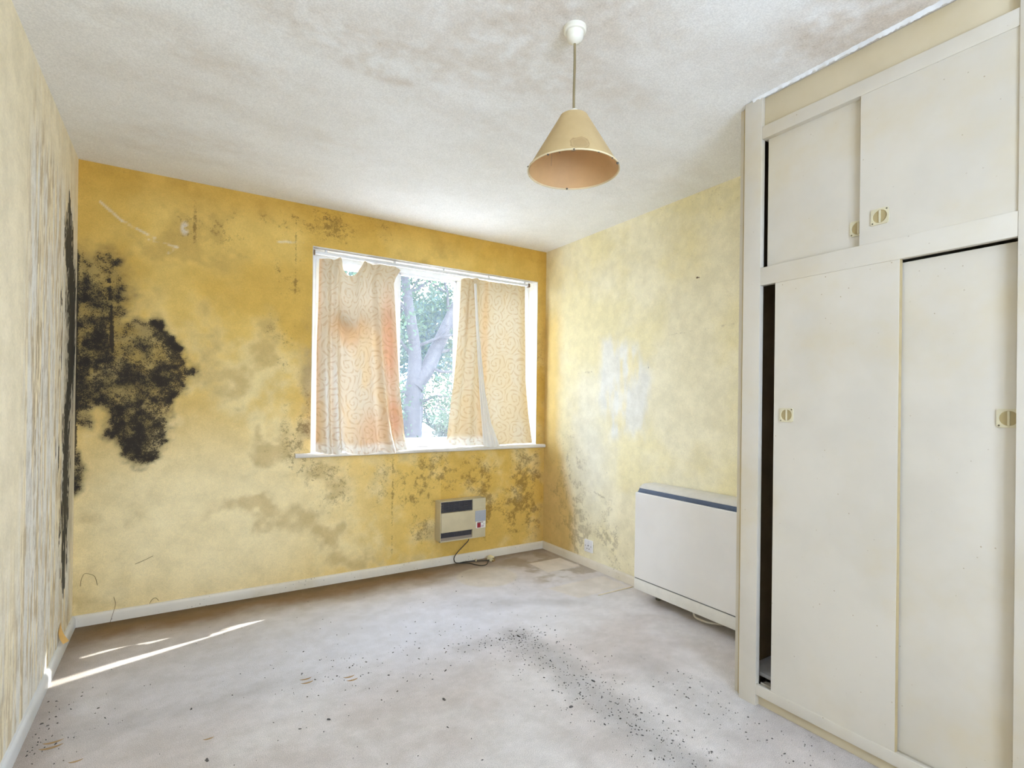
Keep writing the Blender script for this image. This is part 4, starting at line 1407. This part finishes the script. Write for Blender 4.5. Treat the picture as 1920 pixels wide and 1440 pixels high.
for k in range(1100):
    m = rng.random()
    if m < .46:
        t = rng.random()
        x, y = 1.44 + rng.gauss(0, .09), 2.25 - 1.15 * t
    elif m < .54:
        x, y = 1.40 + rng.gauss(0, .12), 2.23 + rng.gauss(0, .05)
    elif m < .68:
        x, y = rng.uniform(.3, 1.3), 2.30 + rng.gauss(0, .15)
    elif m < .76:
        x, y = rng.uniform(1.7, 1.9), rng.uniform(.9, 1.6)
    elif m < .83:
        x, y = XL + .03 + abs(rng.gauss(0, .06)), rng.uniform(1.9, 2.7)
    else:
        x, y = rng.uniform(-.3, 1.9), rng.uniform(1.0, 3.3)
    if x > 1.9 and y < 1.42 or x < XL + .02 or x > 2.3:
        continue
    flake(x, y, min(.0065, .0013 + abs(rng.gauss(0, .0018))))
for (x, y, s) in [(.09, 1.98, .012), (1.46, 2.22, .014), (1.44, 2.235, .010), (.48, 2.0, .010), (.9, 1.9, .011), (1.0, 2.1, .010), (1.3, 1.6, .011), (1.5, 1.7, .011)]:
    flake(x, y, s)
o = b.build('floor_debris', plain('dark_crumbs', rgba(92, 87, 82), .9, var=.2, scale=60), smooth=False)
tag(o, 'dark crumbs and flakes of dirt scattered over the carpet', 'debris', kind='stuff')

# ================================================================== OUTSIDE THE WINDOW
gl = MB()
gl.box(-30, 45, D + 4.5, 60, -.35, -.25).build('lawn', plain('rough_grass', rgba(56, 62, 46), .95, var=.15, scale=2))
bpy.data.objects['lawn']['kind'] = 'structure'
o = MB().box(-12, 16, D + T, D + 4.5, -.35, -.24).build('bounce_slab', plain('pale_bounce_slab', rgba(188, 184, 176), .9, var=.05, scale=3))  # unseen pale ground added to bounce daylight up to the ceiling
o['kind'] = 'structure'
M_bark = plain('grey_bark', rgba(46, 41, 38), .9, var=.18, scale=14, bump=.6, bscale=40)


def leaf_mat(name, c):
    m, nt, b_ = new_mat(name)
    nt.nodes.remove(b_)
    out = nt.nodes['Material Output']
    n1 = noise_n(nt, 3.0, 3)
    cc = mixc(nt, mapr(nt, n1, .35, .65), tuple(x * .7 for x in c[:3]) + (1,), c)
    df, tl = nd(nt, 'ShaderNodeBsdfDiffuse'), nd(nt, 'ShaderNodeBsdfTranslucent')
    nt.links.new(cc, df.inputs[0])
    nt.links.new(cc, tl.inputs[0])
    mx_ = nd(nt, 'ShaderNodeMixShader')
    mx_.inputs[0].default_value = .35
    nt.links.new(df.outputs[0], mx_.inputs[1])
    nt.links.new(tl.outputs[0], mx_.inputs[2])
    nt.links.new(mx_.outputs[0], out.inputs[0])
    return m


def leaves(name, centres, n, size, mat, parent, seed):
    rg = np.random.RandomState(seed)
    cs = np.array([c[:3] for c in centres])
    rs = np.array([c[3] for c in centres])
    pick = rg.choice(len(cs), n, p=(rs ** 2) / (rs ** 2).sum())
    d = rg.normal(size=(n, 3))
    d /= np.linalg.norm(d, axis=1)[:, None]
    p = cs[pick] + d * (rs[pick] * rg.rand(n) ** .45)[:, None]
    a = rg.normal(size=(n, 3))
    a /= np.linalg.norm(a, axis=1)[:, None]
    c = np.cross(a, rg.normal(size=(n, 3)))
    c /= np.linalg.norm(c, axis=1)[:, None]
    s = size * (.6 + .8 * rg.rand(n))[:, None]
    v = np.stack([p - a * s, p + c * s * .45, p + a * s, p - c * s * .45], 1).reshape(-1, 3)
    me = bpy.data.meshes.new(name)
    me.from_pydata(v.tolist(), [], np.arange(n * 4).reshape(-1, 4).tolist())
    me.materials.append(mat)
    o = bpy.data.objects.new(name, me)
    link(o, parent)
    o['kind'] = 'stuff'
    return o


M_leaf = leaf_mat('dusty_green_leaves', rgba(70, 84, 62))
M_leaf2 = leaf_mat('blue_green_leaves', rgba(66, 84, 76))
TY = 9.5
tree = empty('tree', (3.78, TY, -.25))
tag(tree, 'large grey forked tree seen through the window between the curtains', 'tree')
b = MB()
b.tube(spline([(3.74, TY, -.3), (3.75, TY, .6), (3.76, TY, 1.2), (3.80, TY, 1.75), (3.78, TY, 2.3), (3.60, TY - .1, 3.1), (3.5, TY, 4.2)], 5), [.26, .24, .22, .20, .19, .19, .18, .18, .17, .17, .16, .16, .15, .15, .14, .14, .13, .13, .12, .12, .11, .11, .10, .10, .09, .09, .08, .08, .07, .06, .05], 12)
b.build('trunk', M_bark, tree)
b = MB()
pts = spline([(3.80, TY, 1.45), (4.05, TY, 1.80), (4.22, TY, 2.15), (4.54, TY - .1, 2.90), (4.85, TY - .2, 3.6), (5.2, TY - .3, 4.6)], 5)
b.tube(pts, [.17 - .09 * i / (len(pts) - 1) for i in range(len(pts))], 12)
b.build('limb', M_bark, tree)
rg = random.Random(5)
b = MB()


def branch(p, d, L, r0, depth):
    pts = [Vector(p)]
    d = Vector(d).normalized()
    for k in range(5):
        d = (d + Vector((rg.gauss(0, .22), rg.gauss(0, .22), rg.gauss(.02, .2)))).normalized()
        pts.append(pts[-1] + d * L / 5)
    b.tube(pts, [r0 * (1 - .14 * i) for i in range(6)], 6)
    if depth > 0:
        for k in range(3):
            i = rg.choice((2, 3, 4, 5))
            branch(pts[i], d + Vector((rg.gauss(0, .8), rg.gauss(0, .5), rg.gauss(.1, .6))), L * .6, r0 * .5, depth - 1)


for (p, d) in [((3.76, TY, 1.2), (-.7, -.2, .5)), ((3.79, TY, 1.9), (-.6, .1, .9)), ((3.70, TY, 2.7), (-.4, -.3, .8)), ((4.2, TY, 2.1), (.7, -.2, .5)), ((4.5, TY, 2.8), (-.3, -.3, 1)), ((4.5, TY, 2.8), (.8, -.1, .2)),
               ((3.6, TY, 3.1), (.5, 0, .9)), ((4.85, TY, 3.6), (.2, -.3, .9)), ((3.75, TY, 1.0), (.9, -.4, .5)), ((3.78, TY, 2.2), (.6, -.4, .4)), ((3.76, TY, .8), (-.8, -.5, .3)), ((4.1, TY, 1.85), (.4, -.6, -.3))]:
    branch(p, d, 1.3, .035, 2)
b.build('branches', M_bark, tree)
cen = [(3.3, TY, 2.7, .7), (3.0, TY + .3, 1.9, .6), (4.9, TY, 2.3, .6), (5.2, TY + .2, 3.2, .8), (4.2, TY, 3.7, .8), (3.2, TY, 3.9, .9), (4.3, TY - .3, 1.2, .5), (4.7, TY + .3, 1.5, .6), (3.2, TY - .2, 1.2, .5), (3.6, TY + .8, 3.3, .6), (4.2, TY + .9, 2.9, .55), (3.4, TY + .6, 2.2, .5), (4.5, TY + .8, 3.5, .6), (5.0, TY + .5, 2.8, .6), (4.1, TY + .8, 2.3, .45), (3.4, TY, .6, .5), (4.8, TY, .7, .5),
       (2.4, TY, 3.0, .9), (6.0, TY, 3.5, 1.0), (4.3, TY, 5.0, 1.3), (3.0, TY, 5.0, 1.2)]
leaves('foliage', cen, 13000, .045, M_leaf, tree, 3)
for k, (x, y, h, lo, s, lab) in enumerate([(4.9, 12.2, 4.2, .5, 21, 'bushy tree behind the forked tree, by the left curtain edge'),
                                          (8.4, 20.5, 5.4, .2, 22, 'bluish bushy tree far behind the forked tree, by the right curtain edge')]):
    t2 = empty('background_tree', (x, y, -.25))
    tag(t2, lab, 'tree', 'trees beyond the window')
    MB().tube([(x, y, -.3), (x + .1, y, h * .3), (x, y, h * .6)], [.16, .12, .07], 8).build('trunk', M_bark, t2)
    cen = [(x + rg.uniform(-1.5, 1.5), y + rg.uniform(-.8, .8), rg.uniform(lo, 1.0) * h, rg.uniform(.5, .9)) for q in range(20)]
    leaves('foliage', cen, 6500, .075, M_leaf2, t2, s)
hd = empty('hedge', (7.2, 17.5, -.25))
tag(hd, 'low grey green hedge closing the view beneath the trees', 'hedge')
b = MB()
for q in range(9):
    x = 4.4 + q * .75
    b.tube([(x, 17.5, -.3), (x + .1, 17.45, .4), (x - .05, 17.5, 1.0)], [.05, .04, .02], 6)
st_ = b.build('stems', M_bark, hd)
st_['kind'] = 'stuff'
leaves('foliage', [(4.2 + q * .5, 17.5 + rg.uniform(-.4, .4), rg.uniform(.0, 1.5), rg.uniform(.4, .65)) for q in range(15)] + [(4.2 + q * .5, 17.6, .2, .5) for q in range(15)], 9000, .07, M_leaf, hd, 31)
shed = empty('garden_hutch', (6.29, 15.2, -.25))
tag(shed, 'small pale gabled hutch roof low beyond the forked tree trunk', 'hutch')
MB().box(6.02, 6.56, 14.95, 15.45, -.26, .28).build('wall', plain('hutch_boards', rgba(120, 116, 110), .8), shed)
MB().prism([(5.93, .25), (6.65, .25), (6.29, .50)], 'Y', 14.88, 15.52).build('roof', plain('pale_roof', rgba(226, 226, 226), .7), shed)
